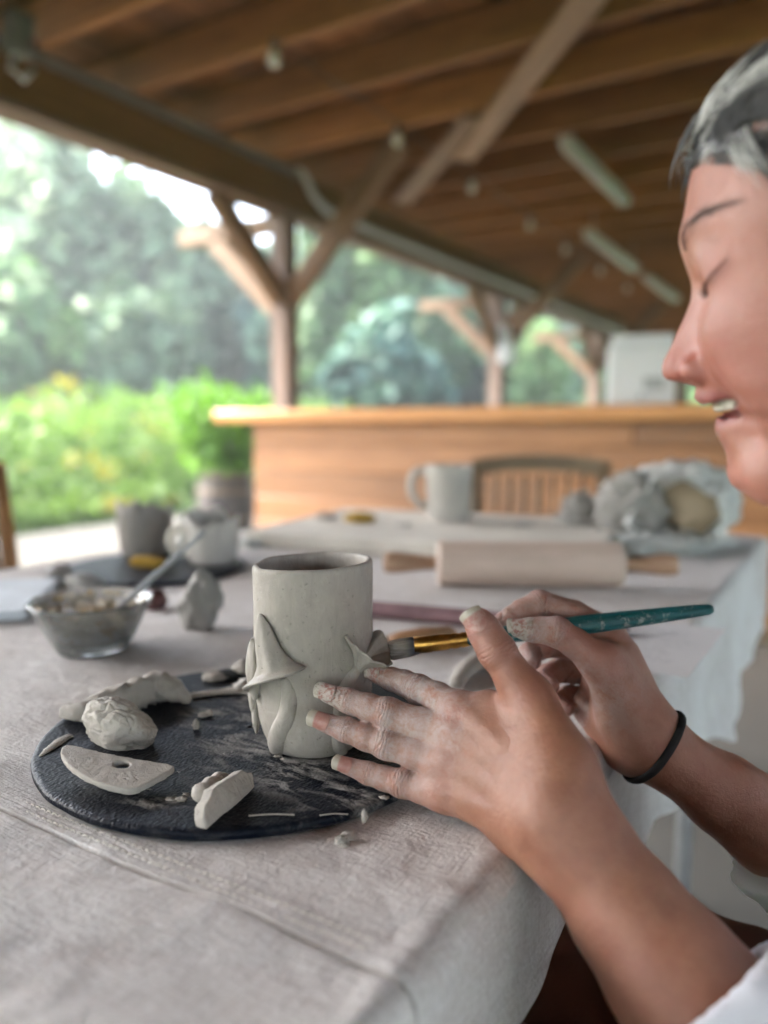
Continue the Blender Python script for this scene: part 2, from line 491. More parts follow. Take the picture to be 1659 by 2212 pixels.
M['counter'] = mat_wood("counter_pine", (0.185, 0.078, 0.026), (0.325, 0.152, 0.058), 0.5, rnd=0.32)
M['countertop'] = mat_wood("counter_top_pine", (0.27, 0.108, 0.026), (0.40, 0.188, 0.054), 0.4)
M['chair'] = mat_wood("dark_chair_wood", (0.085, 0.056, 0.027), (0.180, 0.125, 0.066), 0.5)
M['oak'] = mat_wood("chair_oak", (0.13, 0.060, 0.020), (0.26, 0.130, 0.050), 0.5)
M['pin'] = mat_wood("pale_maple", (0.42, 0.325, 0.265), (0.54, 0.43, 0.36), 0.6, sc=6)
M['pinhandle'] = mat_wood("handle_maple", (0.32, 0.18, 0.105), (0.45, 0.29, 0.19), 0.55, sc=6)
M['toolwood'] = mat_wood("tool_wood", (0.26, 0.13, 0.06), (0.42, 0.24, 0.13), 0.55, sc=8)
M['mauve'] = mat_plain("mauve_paint", (0.20, 0.115, 0.125), 0.7, 0.25, 30, 0.0004, 200)
M['concrete'] = mat_plain("concrete", (0.17, 0.163, 0.145), 0.85, 0.15, 1.6, 0.002, 30, spec=0.12)
M['plaster'] = mat_plain("plaster", (0.59, 0.555, 0.485), 0.9, 0.12, 9, 0.0006, 90)
M['metal'] = mat_plain("galvanised", (0.33, 0.34, 0.345), 0.5, 0.15, 20, metallic=0.5)
M['darkmetal'] = mat_plain("dull_conduit", (0.085, 0.082, 0.076), 0.6, 0.2, 20, metallic=0.2)
M['steel'] = mat_plain("steel", (0.55, 0.55, 0.54), 0.3, 0.1, 40, metallic=1.0)
M['fixture'] = mat_plain("aged_fixture_white", (0.34, 0.335, 0.32), 0.5, 0.06, 4)
M['white'] = mat_plain("white_plastic", (0.60, 0.62, 0.635), 0.45, 0.04, 4)
M['tubeglass'] = mat_plain("unlit_tube", (0.42, 0.41, 0.39), 0.25, 0.03, 4)
M['black'] = mat_plain("black_elastic", (0.006, 0.006, 0.007), 0.85, 0.3, 300, 0.0006, 900)
M['wire'] = mat_plain("dark_wire", (0.02, 0.02, 0.02), 0.6)
M['shirt'] = mat_plain("white_cotton", (0.66, 0.67, 0.72), 0.95, 0.05, 15, 0.0007, 700, spec=0.2)
M['shorts'] = mat_plain("dark_red_cotton", (0.095, 0.034, 0.022), 0.95, 0.3, 12, 0.0007, 500, spec=0.2)
M['sponge'] = mat_plain("sponge", (0.42, 0.26, 0.055), 0.95, 0.35, 90, 0.003, 240, spec=0.1)
M['redball'] = mat_plain("dark_red_rubber", (0.075, 0.022, 0.020), 0.6, 0.3, 60, 0.0008, 150)
M['paper'] = mat_plain("paper", (0.56, 0.55, 0.55), 0.9, 0.04, 10)
M['ink'] = mat_plain("faded_ink", (0.36, 0.35, 0.37), 0.9)
M['bluewhite'] = mat_plain("pale_blue_board", (0.52, 0.565, 0.60), 0.7, 0.12, 22, 0.0003, 120)
M['gold'] = mat_plain("brass", (0.62, 0.34, 0.085), 0.28, 0.3, 160, 0.0002, 500, metallic=1.0)
def _barrel():
    return mat_wood("weathered_oak", (0.026, 0.021, 0.019), (0.068, 0.057, 0.053), 0.8, sc=3)
M['barrel'] = _barrel()
def _brush():
    k = NT("teal_lacquer"); v = k.co()
    s = k.noise(k.co((40, 700, 700)), 1.0, 4, 0.6)
    c = k.ramp(s, [(0.35, (0.004, 0.052, 0.058)), (0.62, (0.010, 0.110, 0.118))])
    chip = k.ramp(k.noise(v, 120, 6, 0.75), [(0.555, 0.0), (0.64, 0.75)])
    c = k.mix(chip, c, (0.34, 0.36, 0.34))
    spot = k.ramp(k.noise(v, 70, 2), [(0.70, 0.0), (0.73, 0.8)])
    c = k.mix(spot, c, (0.23, 0.10, 0.08))
    k.set(Base_Color=c, Roughness=k.math('ADD', 0.32, k.math('MULTIPLY', chip, 0.5)), Normal=k.bump(k.math('ADD', s, chip), 0.0004))
    return k.m
M['teal'] = _brush()
def _bristle():
    k = NT("bristles"); s = k.noise(k.co((30, 900, 900)), 1.0, 3)
    c = k.mix(k.attr("far"), k.ramp(s, [(0.3, (0.23, 0.205, 0.175)), (0.7, (0.40, 0.365, 0.32))]), (0.035, 0.042, 0.060))
    k.set(Base_Color=c, Roughness=0.75, Normal=k.bump(s, 0.0006)); return k.m
M['bristle'] = _bristle()
def _glass():
    k = NT("bowl_glass")
    k.set(Base_Color=(0.80, 0.80, 0.77, 1), Roughness=0.2, Transmission_Weight=0.88, IOR=1.45); return k.m
M['glass'] = _glass()
def _bag():
    k = NT("thin_white_plastic"); 
    k.set(Base_Color=(0.66, 0.68, 0.66, 1), Roughness=0.35)
    tr = k.n("ShaderNodeBsdfTranslucent", {"Color": (0.72, 0.74, 0.70, 1)})
    ms = k.n("ShaderNodeMixShader", {"Fac": 0.35, 1: k.b.outputs[0], 2: tr.outputs[0]})
    k.t.links.new(ms.outputs[0], k.t.nodes["Material Output"].inputs[0]); return k.m
M['bag'] = _bag()
def _hair():
    k = NT("grey_hair")
    c = k.ramp(k.attr("v"), [(0.0, (0.012, 0.011, 0.011)), (0.50, (0.045, 0.044, 0.043)), (0.66, (0.22, 0.22, 0.21)), (1.0, (0.62, 0.62, 0.59))])
    k.set(Base_Color=c, Roughness=0.45, Specular_IOR_Level=0.5); return k.m
M['hair'] = _hair()
M['grass'] = mat_leaf("meadow_green", [(0.0, (0.045, 0.100, 0.016)), (0.5, (0.105, 0.195, 0.026)), (0.9, (0.16, 0.25, 0.045)), (1.0, (0.25, 0.23, 0.03))], trans=0.35)
M['leafbright'] = mat_leaf("bright_leaves", [(0.0, (0.045, 0.135, 0.012)), (1.0, (0.15, 0.32, 0.03))], trans=0.4)
M['leafgrey'] = mat_leaf("grey_green_leaves", [(0.0, (0.078, 0.130, 0.070)), (0.5, (0.140, 0.205, 0.112)), (1.0, (0.22, 0.29, 0.16))])
M['leafmid'] = mat_leaf("mid_green_leaves", [(0.0, (0.045, 0.092, 0.040)), (0.5, (0.092, 0.165, 0.062)), (1.0, (0.155, 0.25, 0.085))])
M['leafblue'] = mat_leaf("blue_green_leaves", [(0.0, (0.030, 0.075, 0.062)), (0.5, (0.058, 0.125, 0.095)), (1.0, (0.11, 0.200, 0.105))])
M['bark'] = mat_plain("bark", (0.10, 0.08, 0.06), 0.9, 0.3, 12, 0.01, 40)
M['ground'] = mat_plain("grass_ground", (0.070, 0.125, 0.030), 0.95, 0.4, 2.0)
M['gravel'] = mat_plain("gravel", (0.085, 0.081, 0.072), 0.95, 0.2, 12, 0.006, 80, spec=0.05)
# ---------------------------------------------------------------- ground, path, floor
def sheet(name, x0, x1, y0, y1, z, mat, nx=2, ny=2, amp=0.0, seed=0):
    xs = np.linspace(x0, x1, nx); ys = np.linspace(y0, y1, ny)
    g = np.stack(np.meshgrid(xs, ys, indexing='ij'), -1).reshape(-1, 2)
    zz = np.full(len(g), float(z))
    if amp: zz += amp * fbm(np.c_[g * 0.25, np.zeros(len(g))], 3, seed)
    i = np.arange((nx - 1) * (ny - 1)); a = (i // (ny - 1)) * ny + i % (ny - 1)
    return mesh_obj(name, np.c_[g, zz], np.stack([a, a + ny, a + ny + 1, a + 1], 1), mat)
tag(sheet("ground", -300, 300, -300, 300, -0.10, M['ground'], 60, 60), kind="structure")
tag(sheet("gravel_path", -6.9, 9.5, -8, 24, -0.06, M['gravel'], 40, 60, 0.012), kind="structure")
fl = bm_obj("floor", box_mesh(12.4, 33, 0.12, 0.01), M['concrete'], None, Matrix.Translation((1.9, 4.0, -0.06)))
tag(fl, kind="structure")

# ---------------------------------------------------------------- leaves, trees, meadow
def leaves(cen, nrm, size, aspect=0.5):
    """one folded four-point leaf at every centre"""
    n = len(cen)
    a = rng.normal(size=(n, 3)); a -= nrm * (a * nrm).sum(1)[:, None]; a /= np.linalg.norm(a, axis=1)[:, None]
    b = np.cross(nrm, a); s = size[:, None]
    fold = nrm * s * 0.18
    v = np.stack([cen - a * s, cen + b * s * aspect + fold, cen + a * s, cen - b * s * aspect + fold], 1).reshape(-1, 3)
    i = np.arange(n) * 4
    return v, np.concatenate([np.stack([i, i + 1, i + 2], 1), np.stack([i, i + 2, i + 3], 1)])
def rand_dir(n):
    v = rng.normal(size=(n, 3)); return v / np.linalg.norm(v, axis=1)[:, None]
def crown_pts(c, r, n, clumps):
    """clumps of leaves through an ellipsoid volume, with gaps between them"""
    cc = rand_dir(clumps) * (rng.random((clumps, 1)) ** 0.5)
    cr = 0.20 + 0.24 * rng.random(clumps)
    k = rng.integers(0, clumps, n)
    p = cc[k] + rand_dir(n) * (rng.random((n, 1)) ** 0.6) * cr[k][:, None]
    val = 0.5 + 0.20 * rng.normal(size=clumps)[k] + 0.10 * rng.normal(size=n)
    nr = rand_dir(n) * 0.7 + p / (np.linalg.norm(p, axis=1)[:, None] + 1e-6) * 0.5 + np.array([0, 0, 0.5])
    nr /= np.linalg.norm(nr, axis=1)[:, None]
    return p * np.asarray(r) + np.asarray(c), nr, np.clip(val, 0.02, 0.98), cc * np.asarray(r) * 0.8 + np.asarray(c)
def tree(name, label, cat, base, h, rad, mat, n, clumps, leaf, group=None, low=0.15):
    t = thing(name, label, cat, base, group=group)
    c = np.array([0, 0, h * (low + (1 - low) / 2)]); r = np.array([rad, rad, h * (1 - low) / 2])
    p, nr, val, cc = crown_pts(c, r, n, clumps)
    v, f = leaves(p, nr, leaf * (0.6 + 0.8 * rng.random(n)))
    mesh_obj("crown", v, f, mat, t, smooth=False, attrs={"v": np.repeat(val, 4)})
    parts = []
    tr = max(0.05, h * 0.022)
    parts.append(tube_np([(0, 0, -0.3), (0.05 * rad, 0, h * 0.25), (-0.04 * rad, 0.05 * rad, h * 0.5), (0, 0, h * 0.85)], [tr * 1.5, tr, tr * 0.7, tr * 0.2], 8))
    for q in cc[:12]:
        z0 = h * (0.2 + 0.4 * random.random())
        parts.append(tube_np([(0, 0, z0), q * np.array([0.5, 0.5, 0]) + np.array([0, 0, (z0 + q[2]) / 2 + 0.05 * h]), q], [tr * 0.5, tr * 0.35, tr * 0.12], 6))
    mesh_obj("trunk", *merge(parts), M['bark'], t)
    return t
def gpx(px, d):
    p = P(px, 924, d); return np.array([p[0], p[1], -0.10])
TREES = [  # px, top py, distance, half width px, material, label
    (-40, 190, 24, 190, 'leafgrey', "tall pale grey green tree at the left edge, reaching up to the eave beam"),
    (135, 290, 21, 140, 'leafgrey', "grey green tree with an uneven top beside the tallest tree at the left"),
    (265, 385, 26, 125, 'leafmid', "fresh green tree with a rounded top below the white sky gap"),
    (375, 440, 22, 130, 'leafgrey', "dull grey green tree left of the diagonal brace of the nearest post"),
    (480, 520, 24, 105, 'leafgrey', "broad dull green tree standing directly behind the nearest post's left brace"),
    (60, 600, 17, 130, 'leafmid', "low dark bushy tree in front of the tall tree at the left edge"),
    (290, 640, 18, 120, 'leafgrey', "low grey green bush behind the meadow, under the rounded tree"),
    (640, 570, 22, 110, 'leafblue', "blue green bush mostly hidden behind the nearest post"),
    (755, 500, 19, 125, 'leafmid', "bright green tree just right of the nearest post, touching the eave"),
    (870, 535, 22, 150, 'leafmid', "light green tree between the two nearest posts"),
    (840, 700, 17, 120, 'leafblue', "dark blue green bush low between the two nearest posts"),
    (990, 600, 24, 125, 'leafblue', "blue green tree left of the second post"),
    (1140, 690, 22, 75, 'leafmid', "small green tree right of the second post"),
    (1225, 760, 26, 80, 'leafblue', "pale blue green bush left of the third post"),
    (1330, 745, 24, 70, 'leafmid', "dark green bush beside the white box on the counter"),
    (1450, 760, 30, 90, 'leafmid', "distant green tree hidden behind the white box on the counter"),
]
for px, py, d, hw, mk, lab in TREES:
    b = gpx(px, d); h = P(px, py, d)[2] + 0.1
    nm = "tree" if "tree" in lab else "bush"
    tree(nm, lab, nm, b, h, hw / FPX * d, M[mk], 6200, 46, 0.0150 * d, "trees and bushes beyond the meadow", low=0.02)
# trees on the side the photo does not show, thin on purpose
for k, (x, y) in enumerate(((-14, -10),)):
    tree("tree", "green tree standing at the meadow's end behind the photographer", "tree", (x, y, -0.1), 6.5, 3.0, M['leafmid'], 1500, 26, 0.28, None, low=0.05)

def far_wood():
    """the wood behind the single trees reads as one hazy mass"""
    n = 38000
    px = -260 + 2100 * rng.random(n); d = 38 + 7 * rng.random(n)
    top = np.interp(px, [-260, 0, 90, 140, 210, 330, 400, 560, 700, 900, 1010, 1300, 1900], [230, 262, 300, 335, 372, 452, 482, 540, 565, 565, 612, 690, 760])
    top = top + 26 * fbm(np.c_[px * 0.016, px * 0, px * 0], 3, 15)
    t = rng.random(n) ** 0.8
    p = np.array([P(a, 924, b) for a, b in zip(px, d)])
    hh = np.array([P(a, b, c)[2] for a, b, c in zip(px, top, d)])
    p[:, 2] = -0.1 + hh * t
    nr = rand_dir(n) * 0.6 + np.array([0.5, -0.6, 0.5]); nr /= np.linalg.norm(nr, axis=1)[:, None]
    v, f = leaves(p, nr, 0.45 + 0.40 * rng.random(n), 0.65)
    val = np.clip(0.55 + 0.28 * fbm(p * 0.35, 3, 25) + 0.06 * rng.normal(size=n), 0, 1)
    return tag(mesh_obj("distant_wood", v, f, M['leafgrey'], smooth=False, attrs={"v": np.repeat(val, 4)}), kind="stuff")
far_wood()
def meadow():
    n = 52000
    x = -7.0 - 16 * rng.random(n) ** 1.6; y = -4 + 26 * rng.random(n)
    hgt = 1.25 + 0.50 * fbm(np.c_[x * 0.55, y * 0.55, np.zeros(n)], 3, 5) + np.clip((-7.6 - x) * 0.10, -0.3, 0.45)
    edge = np.clip((-6.7 - x) / 1.2, 0.15, 1)
    z = -0.1 + hgt * edge * rng.random(n) ** 0.62
    val = np.clip(0.42 + 0.45 * fbm(np.c_[x * 0.8, y * 0.8, z], 3, 9) + 0.10 * rng.normal(size=n), 0.0, 0.90)
    yl = fbm(np.c_[x * 1.7, y * 1.7, z * 2], 2, 21) > 0.78
    val[yl] = 1.0
    nr = rand_dir(n) * 0.8 + np.array([0.3, 0, 0.55]); nr /= np.linalg.norm(nr, axis=1)[:, None]
    v, f = leaves(np.c_[x, y, z], nr, 0.05 + 0.10 * rng.random(n), 0.38)
    return tag(mesh_obj("meadow_plants", v, f, M['grass'], smooth=False, attrs={"v": np.repeat(val, 4)}), kind="stuff")
meadow()

# ---------------------------------------------------------------- pavilion
PX, PY0, PSP = -3.65, 4.59, 3.98
pav = thing("open_pavilion", "open timber pavilion with brown beams, joists and board roof on braced posts", "pavilion", (PX, PY0, 0))
inv = Matrix.Translation((-PX, -PY0, 0))
def pbar(name, a, b, w, h, mat, up=(0, 0, 1), bevel=0.006, parent=None):
    o = bar(name, a, b, w, h, mat, None, up, bevel)
    p = parent or pav
    o.parent = p
    o.matrix_parent_inverse = Matrix.Identity(4)
    pm = Matrix.Translation((PX, PY0, 0)) if parent is None else parent["_m"]
    o.matrix_basis = pm.inverted() @ o.matrix_basis
    return o
BZ0, BZ1 = 2.545, 2.80
JB = 2.845                                     # underside of the joists
YA, YB = -12.0, 19.0  # roof lengthened unseen behind the camera to hold back light from there
pbar("beam", (PX, YA, BZ0 + 0.155), (PX, YB, BZ0 + 0.155), 0.15, 0.285, M['beam'])
pbar("beam_trim", (PX, YA, BZ0 - 0.012), (PX, YB, BZ0 - 0.012), 0.19, 0.034, M['post'])
pbar("beam", (6.6, YA, BZ0 + 0.155), (6.6, YB, BZ0 + 0.155), 0.15, 0.285, M['beam'])
post_names = []
for side, xx in ((0, PX), (1, 6.6)):
    for k in range(-4, 4):
        y = PY0 + k * PSP
        a, b = Vector((xx, y, 0.0)), Vector((xx, y, BZ0 - 0.03))
        po = bm_obj("post", box_mesh((b - a).length, 0.15, 0.15, 0.012), M['post'], pav)
        pm = frame(b - a, (0, 1, 0), (a + b) / 2)
        po.matrix_basis = Matrix.Translation((-PX, -PY0, 0)) @ pm
        def brace(p, q, w=0.10, h=0.14, mat=M['brace'], nm="brace", up=(0, 0, 1)):
            o = bar(nm, p, q, w, h, mat, po, up)
            o.matrix_basis = pm.inverted() @ o.matrix_basis
            return o
        s = 1 if side == 0 else -1
        if side == 0 and k == 0: tag(po, label="nearest post of the pavilion, just behind the left end of the counter")
        brace((xx, y - 0.05, 1.93), (xx, y - 0.72, BZ0 - 0.03))
        if not (side == 0 and k == 0): brace((xx, y + 0.05, 1.93), (xx, y + 0.72, BZ0 - 0.03))
        brace((xx + s * 0.05, y, 1.92), (xx + s * 0.98, y, JB + 0.02))
        brace((xx - s * 0.06, y, 1.85), (xx - s * 0.66, y, 2.42), mat=M['lightwood'])
        brace((xx - s * 0.08, y, 2.47), (xx - s * 1.02, y, 2.47), 0.10, 0.12, M['lightwood'], "outrigger")
nj = 52
j0 = None
for k in range(nj):
    y = YA + 0.15 + k * 0.6
    m = Matrix.Translation((-PX, -PY0, 0)) @ Matrix.Translation((1.475, y, JB + 0.11))
    if j0 is None: j0 = bm_obj("joist", box_mesh(11.5, 0.045, 0.22, 0.005), M['joist'], pav, m)
    else: share("joist", j0, pav, m)
d0 = None
x = -4.35
while x < 7.3:  # roof widened to the right, out of view, for left-lit contrast
    m = Matrix.Translation((-PX, -PY0, 0)) @ Matrix.Translation((x, (YA + YB) / 2, JB + 0.245 + 0.003 * random.random())) @ Matrix.Rotation(R(90), 4, 'Z')
    if d0 is None: d0 = bm_obj("roof_board", box_mesh(YB - YA, 0.192, 0.024, 0.003), M['deck'], pav, m)
    else: share("roof_board", d0, pav, m)
    x += 0.2
bm_obj("roof_cover", box_mesh(12.6, YB - YA + 0.6, 0.04, 0.01), M['metal'], pav, Matrix.Translation((-PX + 1.475, -PY0 + (YA + YB) / 2, JB + 0.30)))
# flat diagonal board nailed under the joists, in two overlapping lengths
dA, dB = np.array(P(868, 445, 6.3)), np.array(P(1290, -35, 3.15))
zz = JB - 0.022
mid = dA + (dB - dA) * 0.55
pbar("diagonal_board", (dA[0], dA[1], zz), (mid[0], mid[1], zz), 0.15, 0.038, M['lightwood'])
q1 = dA + (dB - dA) * 0.36
off = np.array([0.11, 0.06, 0])
pbar("diagonal_board", (q1[0] + off[0], q1[1] + off[1], zz - 0.04), (dB[0], dB[1], zz - 0.04), 0.15, 0.038, M['lightwood'])

# conduit on the beam
cd = thing("conduit", "grey metal conduit running along the inside of the eave beam with an offset bend", "conduit", (PX + 0.10, PY0, 2.8))
def rel(o, pts): return np.asarray(pts, float) - np.asarray(o.location)
cx = PX + 0.115
mesh_obj("pipe", *tube_np(rel(cd, [(cx, YA, 2.80), (cx, PY0 + 0.05, 2.80)]), 0.026, 12), M['darkmetal'], cd)
bend = [(cx, PY0 + 0.02, 2.83), (cx + 0.02, PY0 + 0.05, 2.82), (cx + 0.02, PY0 + 0.12, 2.76), (cx + 0.02, PY0 + 0.20, 2.68), (cx + 0.02, PY0 + 0.32, 2.63), (cx, PY0 + 0.5, 2.62), (cx, YB, 2.62)]
mesh_obj("pipe_bend", *tube_np(rel(cd, bend), 0.026, 12), M['metal'], cd)
jb = thing("junction_box", "small grey junction box with a red mark at the top left end of the conduit", "electrical box", P(40, 75, 3.15))
bm_obj("housing", box_mesh(0.09, 0.10, 0.16, 0.01), M['darkmetal'], jb)
bm_obj("red_switch", box_mesh(0.012, 0.025, 0.03, 0.003), M['redball'], jb, Matrix.Translation((0.050, 0.03, -0.03)))
mesh_obj("cable_loop", *tube_np([(0, -0.02, -0.08), (0.01, -0.05, -0.15), (0.02, 0.0, -0.18), (0.01, 0.05, -0.12)], 0.014, 8), M['metal'], jb)

# string of bulbs along the building
sl = thing("string_lights", "string of unlit pale globe bulbs hung from the joists along the pavilion", "string lights", P(603, 122, 3.63))
bulb_px = [(603, 122, 3.63), (862, 300, 4.66), (1020, 405, 5.6), (1143, 485, 6.63), (1212, 540, 7.58), (1288, 572, 8.6), (1345, 625, 9.7)]
bp = [np.array(P(*q)) for q in bulb_px]
xm = -2.48
bp = [np.array([xm + 0.5 * (p[0] - xm), p[1], 2.728]) for p in bp]
prof = [(0.001, -0.045), (0.018, -0.040), (0.029, -0.024), (0.032, -0.005), (0.027, 0.014), (0.017, 0.030), (0.013, 0.042), (0.001, 0.043)]
b0 = s0 = None
for p in bp:
    m = Matrix.Translation(Vector(p - np.asarray(sl.location)))
    if b0 is None:
        b0 = mesh_obj("bulb", *lathe_np(prof, 20), M['tubeglass'], sl); b0.matrix_basis = m
    else: bu = share("bulb", b0, sl, m)
    m2 = Matrix.Translation(Vector(p - np.asarray(sl.location) + np.array([0, 0, 0.062])))
    if s0 is None:
        s0 = mesh_obj("socket", *lathe_np([(0.001, -0.022), (0.016, -0.02), (0.016, 0.02), (0.006, 0.03), (0.001, 0.031)], 14), M['wire'], sl); s0.matrix_basis = m2
    else: share("socket", s0, sl, m2)
wp = []
for i, p in enumerate(bp):
    wp.append(p + [0, 0, 0.088])
    if i < len(bp) - 1:
        q = (p + bp[i + 1]) / 2; wp.append(q + np.array([0, 0, 0.075]))
mesh_obj("wire", *tube_np(rel(sl, wp), 0.005, 6), M['wire'], sl)

# fluorescent fixtures
def fixture(a, b, label):
    a, b = np.array(a), np.array(b); b[2] = a[2]; b[0] = a[0] = (a[0] + b[0]) / 2
    c = (a + b) / 2
    t = thing("fluorescent_light", label, "ceiling light", c, (0, 0, R(90)), group="fluorescent lights under the joists")
    L = abs(b[1] - a[1])
    hh = JB - c[2]
    bm_obj("housing", box_mesh(L, 0.085, 0.05, 0.008), M['fixture'], t, Matrix.Translation((0, 0, 0.01)))
    for s in (-1, 1):
        v, f = tube_np([(-L / 2 + 0.03, 0.02 * s, -0.032), (L / 2 - 0.03, 0.02 * s, -0.032)], 0.013, 10)
        mesh_obj("tube", v, f, M['tubeglass'], t)
    for s in (-1, 1):
        if hh > 0.04: mesh_obj("hanger", *tube_np([(s * L * 0.4, 0, 0.03), (s * L * 0.4, 0, hh + 0.01)], 0.004, 6), M['metal'], t)
fixture(P(1228, 303, 4.75), P(1345, 437, 6.05), "nearest and longest of three white fluorescent lights under the joists")
fixture(P(1278, 503, 6.5), P(1366, 577, 8.0), "middle one of three white fluorescent lights under the joists")
fixture(P(1398, 598, 9.1), P(1460, 645, 10.7), "farthest of three white fluorescent lights, closest to the person's forehead")

# fuse box on the second post
fb = thing("fuse_box", "small grey electrical box fixed to the second post below its brace", "electrical box", (PX + 0.12, PY0 + PSP - 0.02, 1.95))
bm_obj("housing", box_mesh(0.10, 0.24, 0.42, 0.01), M['metal'], fb)
bm_obj("lid", box_mesh(0.012, 0.20, 0.36, 0.004), M['white'], fb, Matrix.Translation((0.056, 0, 0)))

# ---------------------------------------------------------------- bar counter
CY = 3.81
ct = thing("bar_counter", "long honey coloured wooden bar counter with a thick top and plank front", "counter", (-3.29, CY, 0))
cl, cr_ = -3.29, 2.4
top_z = 1.095
def cbar(name, a, b, w, h, mat, bevel=0.006):
    o = bar(name, a, b, w, h, mat, ct, (0, 0, 1), bevel)
    o.matrix_basis = Matrix.Translation((3.29, -CY, 0)) @ o.matrix_basis
    return o
cbar("counter_top", (cl - 0.26, CY + 0.22, top_z - 0.038), (cr_ + 0.2, CY + 0.22, top_z - 0.038), 0.66, 0.075, M['countertop'], 0.012)
z = 0.07; k = 0
hs = [0.155, 0.17, 0.16, 0.165, 0.175, 0.158]
for h in hs:
    brk = cl + (1.7 + 0.9 * random.random())
    y = CY + 0.004 * random.random()
    for a, b in ((cl, brk - 0.002), (brk + 0.002, cr_)):
        cbar("front_plank", (a, y, z + h / 2), (b, y, z + h / 2), 0.024, h - 0.004, M['counter'], 0.004)
        k += 1
    z += h
cbar("end_panel", (cl + 0.012, CY + 0.03, 0.555), (cl + 0.012, CY + 0.42, 0.555), 0.024, 0.99, M['counter'])
cbar("plinth", (cl + 0.03, CY + 0.04, 0.035), (cr_, CY + 0.04, 0.035), 0.03, 0.07, M['chair'])
cbar("back_panel", (cl, CY + 0.43, 0.555), (cr_, CY + 0.43, 0.555), 0.02, 0.99, M['counter'])

# white appliance on the counter
wb = thing("water_dispenser", "white boxy dispenser with a small grey panel standing on the bar counter", "dispenser", (P(1415, 880, 4.25)[0], CY + 0.30, top_z), (0, 0, R(12)))
bm_obj("body", box_mesh(0.33, 0.30, 0.30, 0.02, 2), M['white'], wb, Matrix.Translation((0, 0, 0.15)))
bm_obj("lid", box_mesh(0.30, 0.27, 0.05, 0.015, 2), M['white'], wb, Matrix.Translation((0, 0, 0.326)))
bm_obj("panel", box_mesh(0.10, 0.012, 0.06, 0.004), M['metal'], wb, Matrix.Translation((0.06, -0.153, 0.11)))
mesh_obj("tap", *tube_np([(0, -0.15, 0.05), (0, -0.19, 0.05), (0, -0.195, 0.03)], 0.010, 8), M['metal'], wb)
jar = thing("dark_bottle", "slim dark bottle standing right of the white dispenser on the counter", "bottle", (P(1497, 880, 4.1)[0], CY + 0.22, top_z))
mesh_obj("glass_body", *lathe_np([(0.001, 0), (0.032, 0.001), (0.034, 0.01), (0.034, 0.14), (0.026, 0.165), (0.013, 0.185), (0.012, 0.215), (0.001, 0.216)], 24), M['chair'], jar)
mesh_obj("cap", *lathe_np([(0.001, 0.217), (0.014, 0.217), (0.014, 0.24), (0.001, 0.241)], 18), M['wire'], jar)

# ---------------------------------------------------------------- chairs
def chair(label, loc, rotz, mat, w=0.43, h=0.89):
    t = thing("wooden_chair", label, "chair", loc, (0, 0, rotz), group="wooden chairs around the table")
    def cb(n, a, b, ww, hh, up=(0, 0, 1)): return bar(n, a, b, ww, hh, mat, t, up, 0.004)
    bm_obj("seat", box_mesh(w, 0.42, 0.035, 0.012, 2), mat, t, Matrix.Translation((0, 0, 0.45)))
    for s in (-1, 1):
        cb("front_leg", (s * (w / 2 - 0.03), -0.18, 0), (s * (w / 2 - 0.04), -0.17, 0.434), 0.036, 0.036, (0, 1, 0))
        v, f = tube_np([(s * (w / 2 - 0.02), 0.27, 0), (s * (w / 2 - 0.02), 0.21, 0.45), (s * (w / 2 - 0.012), 0.24, 0.65), (s * (w / 2 - 0.01), 0.29, h - 0.01)], [0.017, 0.02, 0.018, 0.015], 8)
        mesh_obj("back_leg", v, f, mat, t)
        cb("side_stretcher", (s * (w / 2 - 0.03), -0.17, 0.2), (s * (w / 2 - 0.02), 0.235, 0.2), 0.02, 0.03)
    pts = [(-w / 2 + 0.004, 0.285, h - 0.025), (-w / 4, 0.305, h - 0.012), (0, 0.312, h - 0.008), (w / 4, 0.305, h - 0.012), (w / 2 - 0.004, 0.285, h - 0.025)]
    v, f = tube_np(pts, 0.5, 4, True)
    parts = []
    for i in range(len(pts) - 1):
        pass
    rows = []
    for p in pts:
        x_, y_, z_ = p
        rows += [(x_, y_ - 0.011, z_ - 0.028), (x_, y_ + 0.011, z_ - 0.028), (x_, y_ + 0.011, z_ + 0.024), (x_, y_ - 0.011, z_ + 0.024)]
    F = []
    for i in range(len(pts) - 1):
        for j in range(4): F.append((i * 4 + j, i * 4 + (j + 1) % 4, i * 4 + 4 + (j + 1) % 4, i * 4 + 4 + j))
    F += [(0, 1, 2, 3), (len(rows) - 1, len(rows) - 2, len(rows) - 3, len(rows) - 4)]
    mesh_obj("top_rail", rows, F, mat, t, smooth=False)
    cb("lower_rail", (-w / 2 + 0.02, 0.225, 0.54), (w / 2 - 0.02, 0.225, 0.54), 0.018, 0.03)
    ns = 9
    for i in range(ns):
        xx = (i - (ns - 1) / 2) * (w - 0.07) / (ns - 1)
        yy = 0.295 + 0.014 * (1 - (2 * xx / w) ** 2)
        mesh_obj("spindle", *tube_np([(xx * 0.96, 0.225, 0.55), (xx, 0.252, 0.70), (xx, yy, h - 0.05)], 0.0065, 8), mat, t)
    return t
cA, cB = np.array(P(1025, 1005, 2.5)), np.array(P(1310, 1005, 2.4))
cc = (cA + cB) / 2
ang = math.atan2(cB[1] - cA[1], cB[0] - cA[0])
chair("dark wooden chair with a slatted back standing between the table end and the counter", (cc[0] + 0.29 * math.sin(ang), cc[1] - 0.29 * math.cos(ang), 0), ang, M['chair'], 0.43, 0.885)
lg = np.array(P(3, 1100, 1.62))
chair("brown wooden chair at the left side of the table, only a back upright in view", (lg[0] + 0.262, lg[1] - 0.275, 0), R(78), M['oak'], 0.43, 0.92)

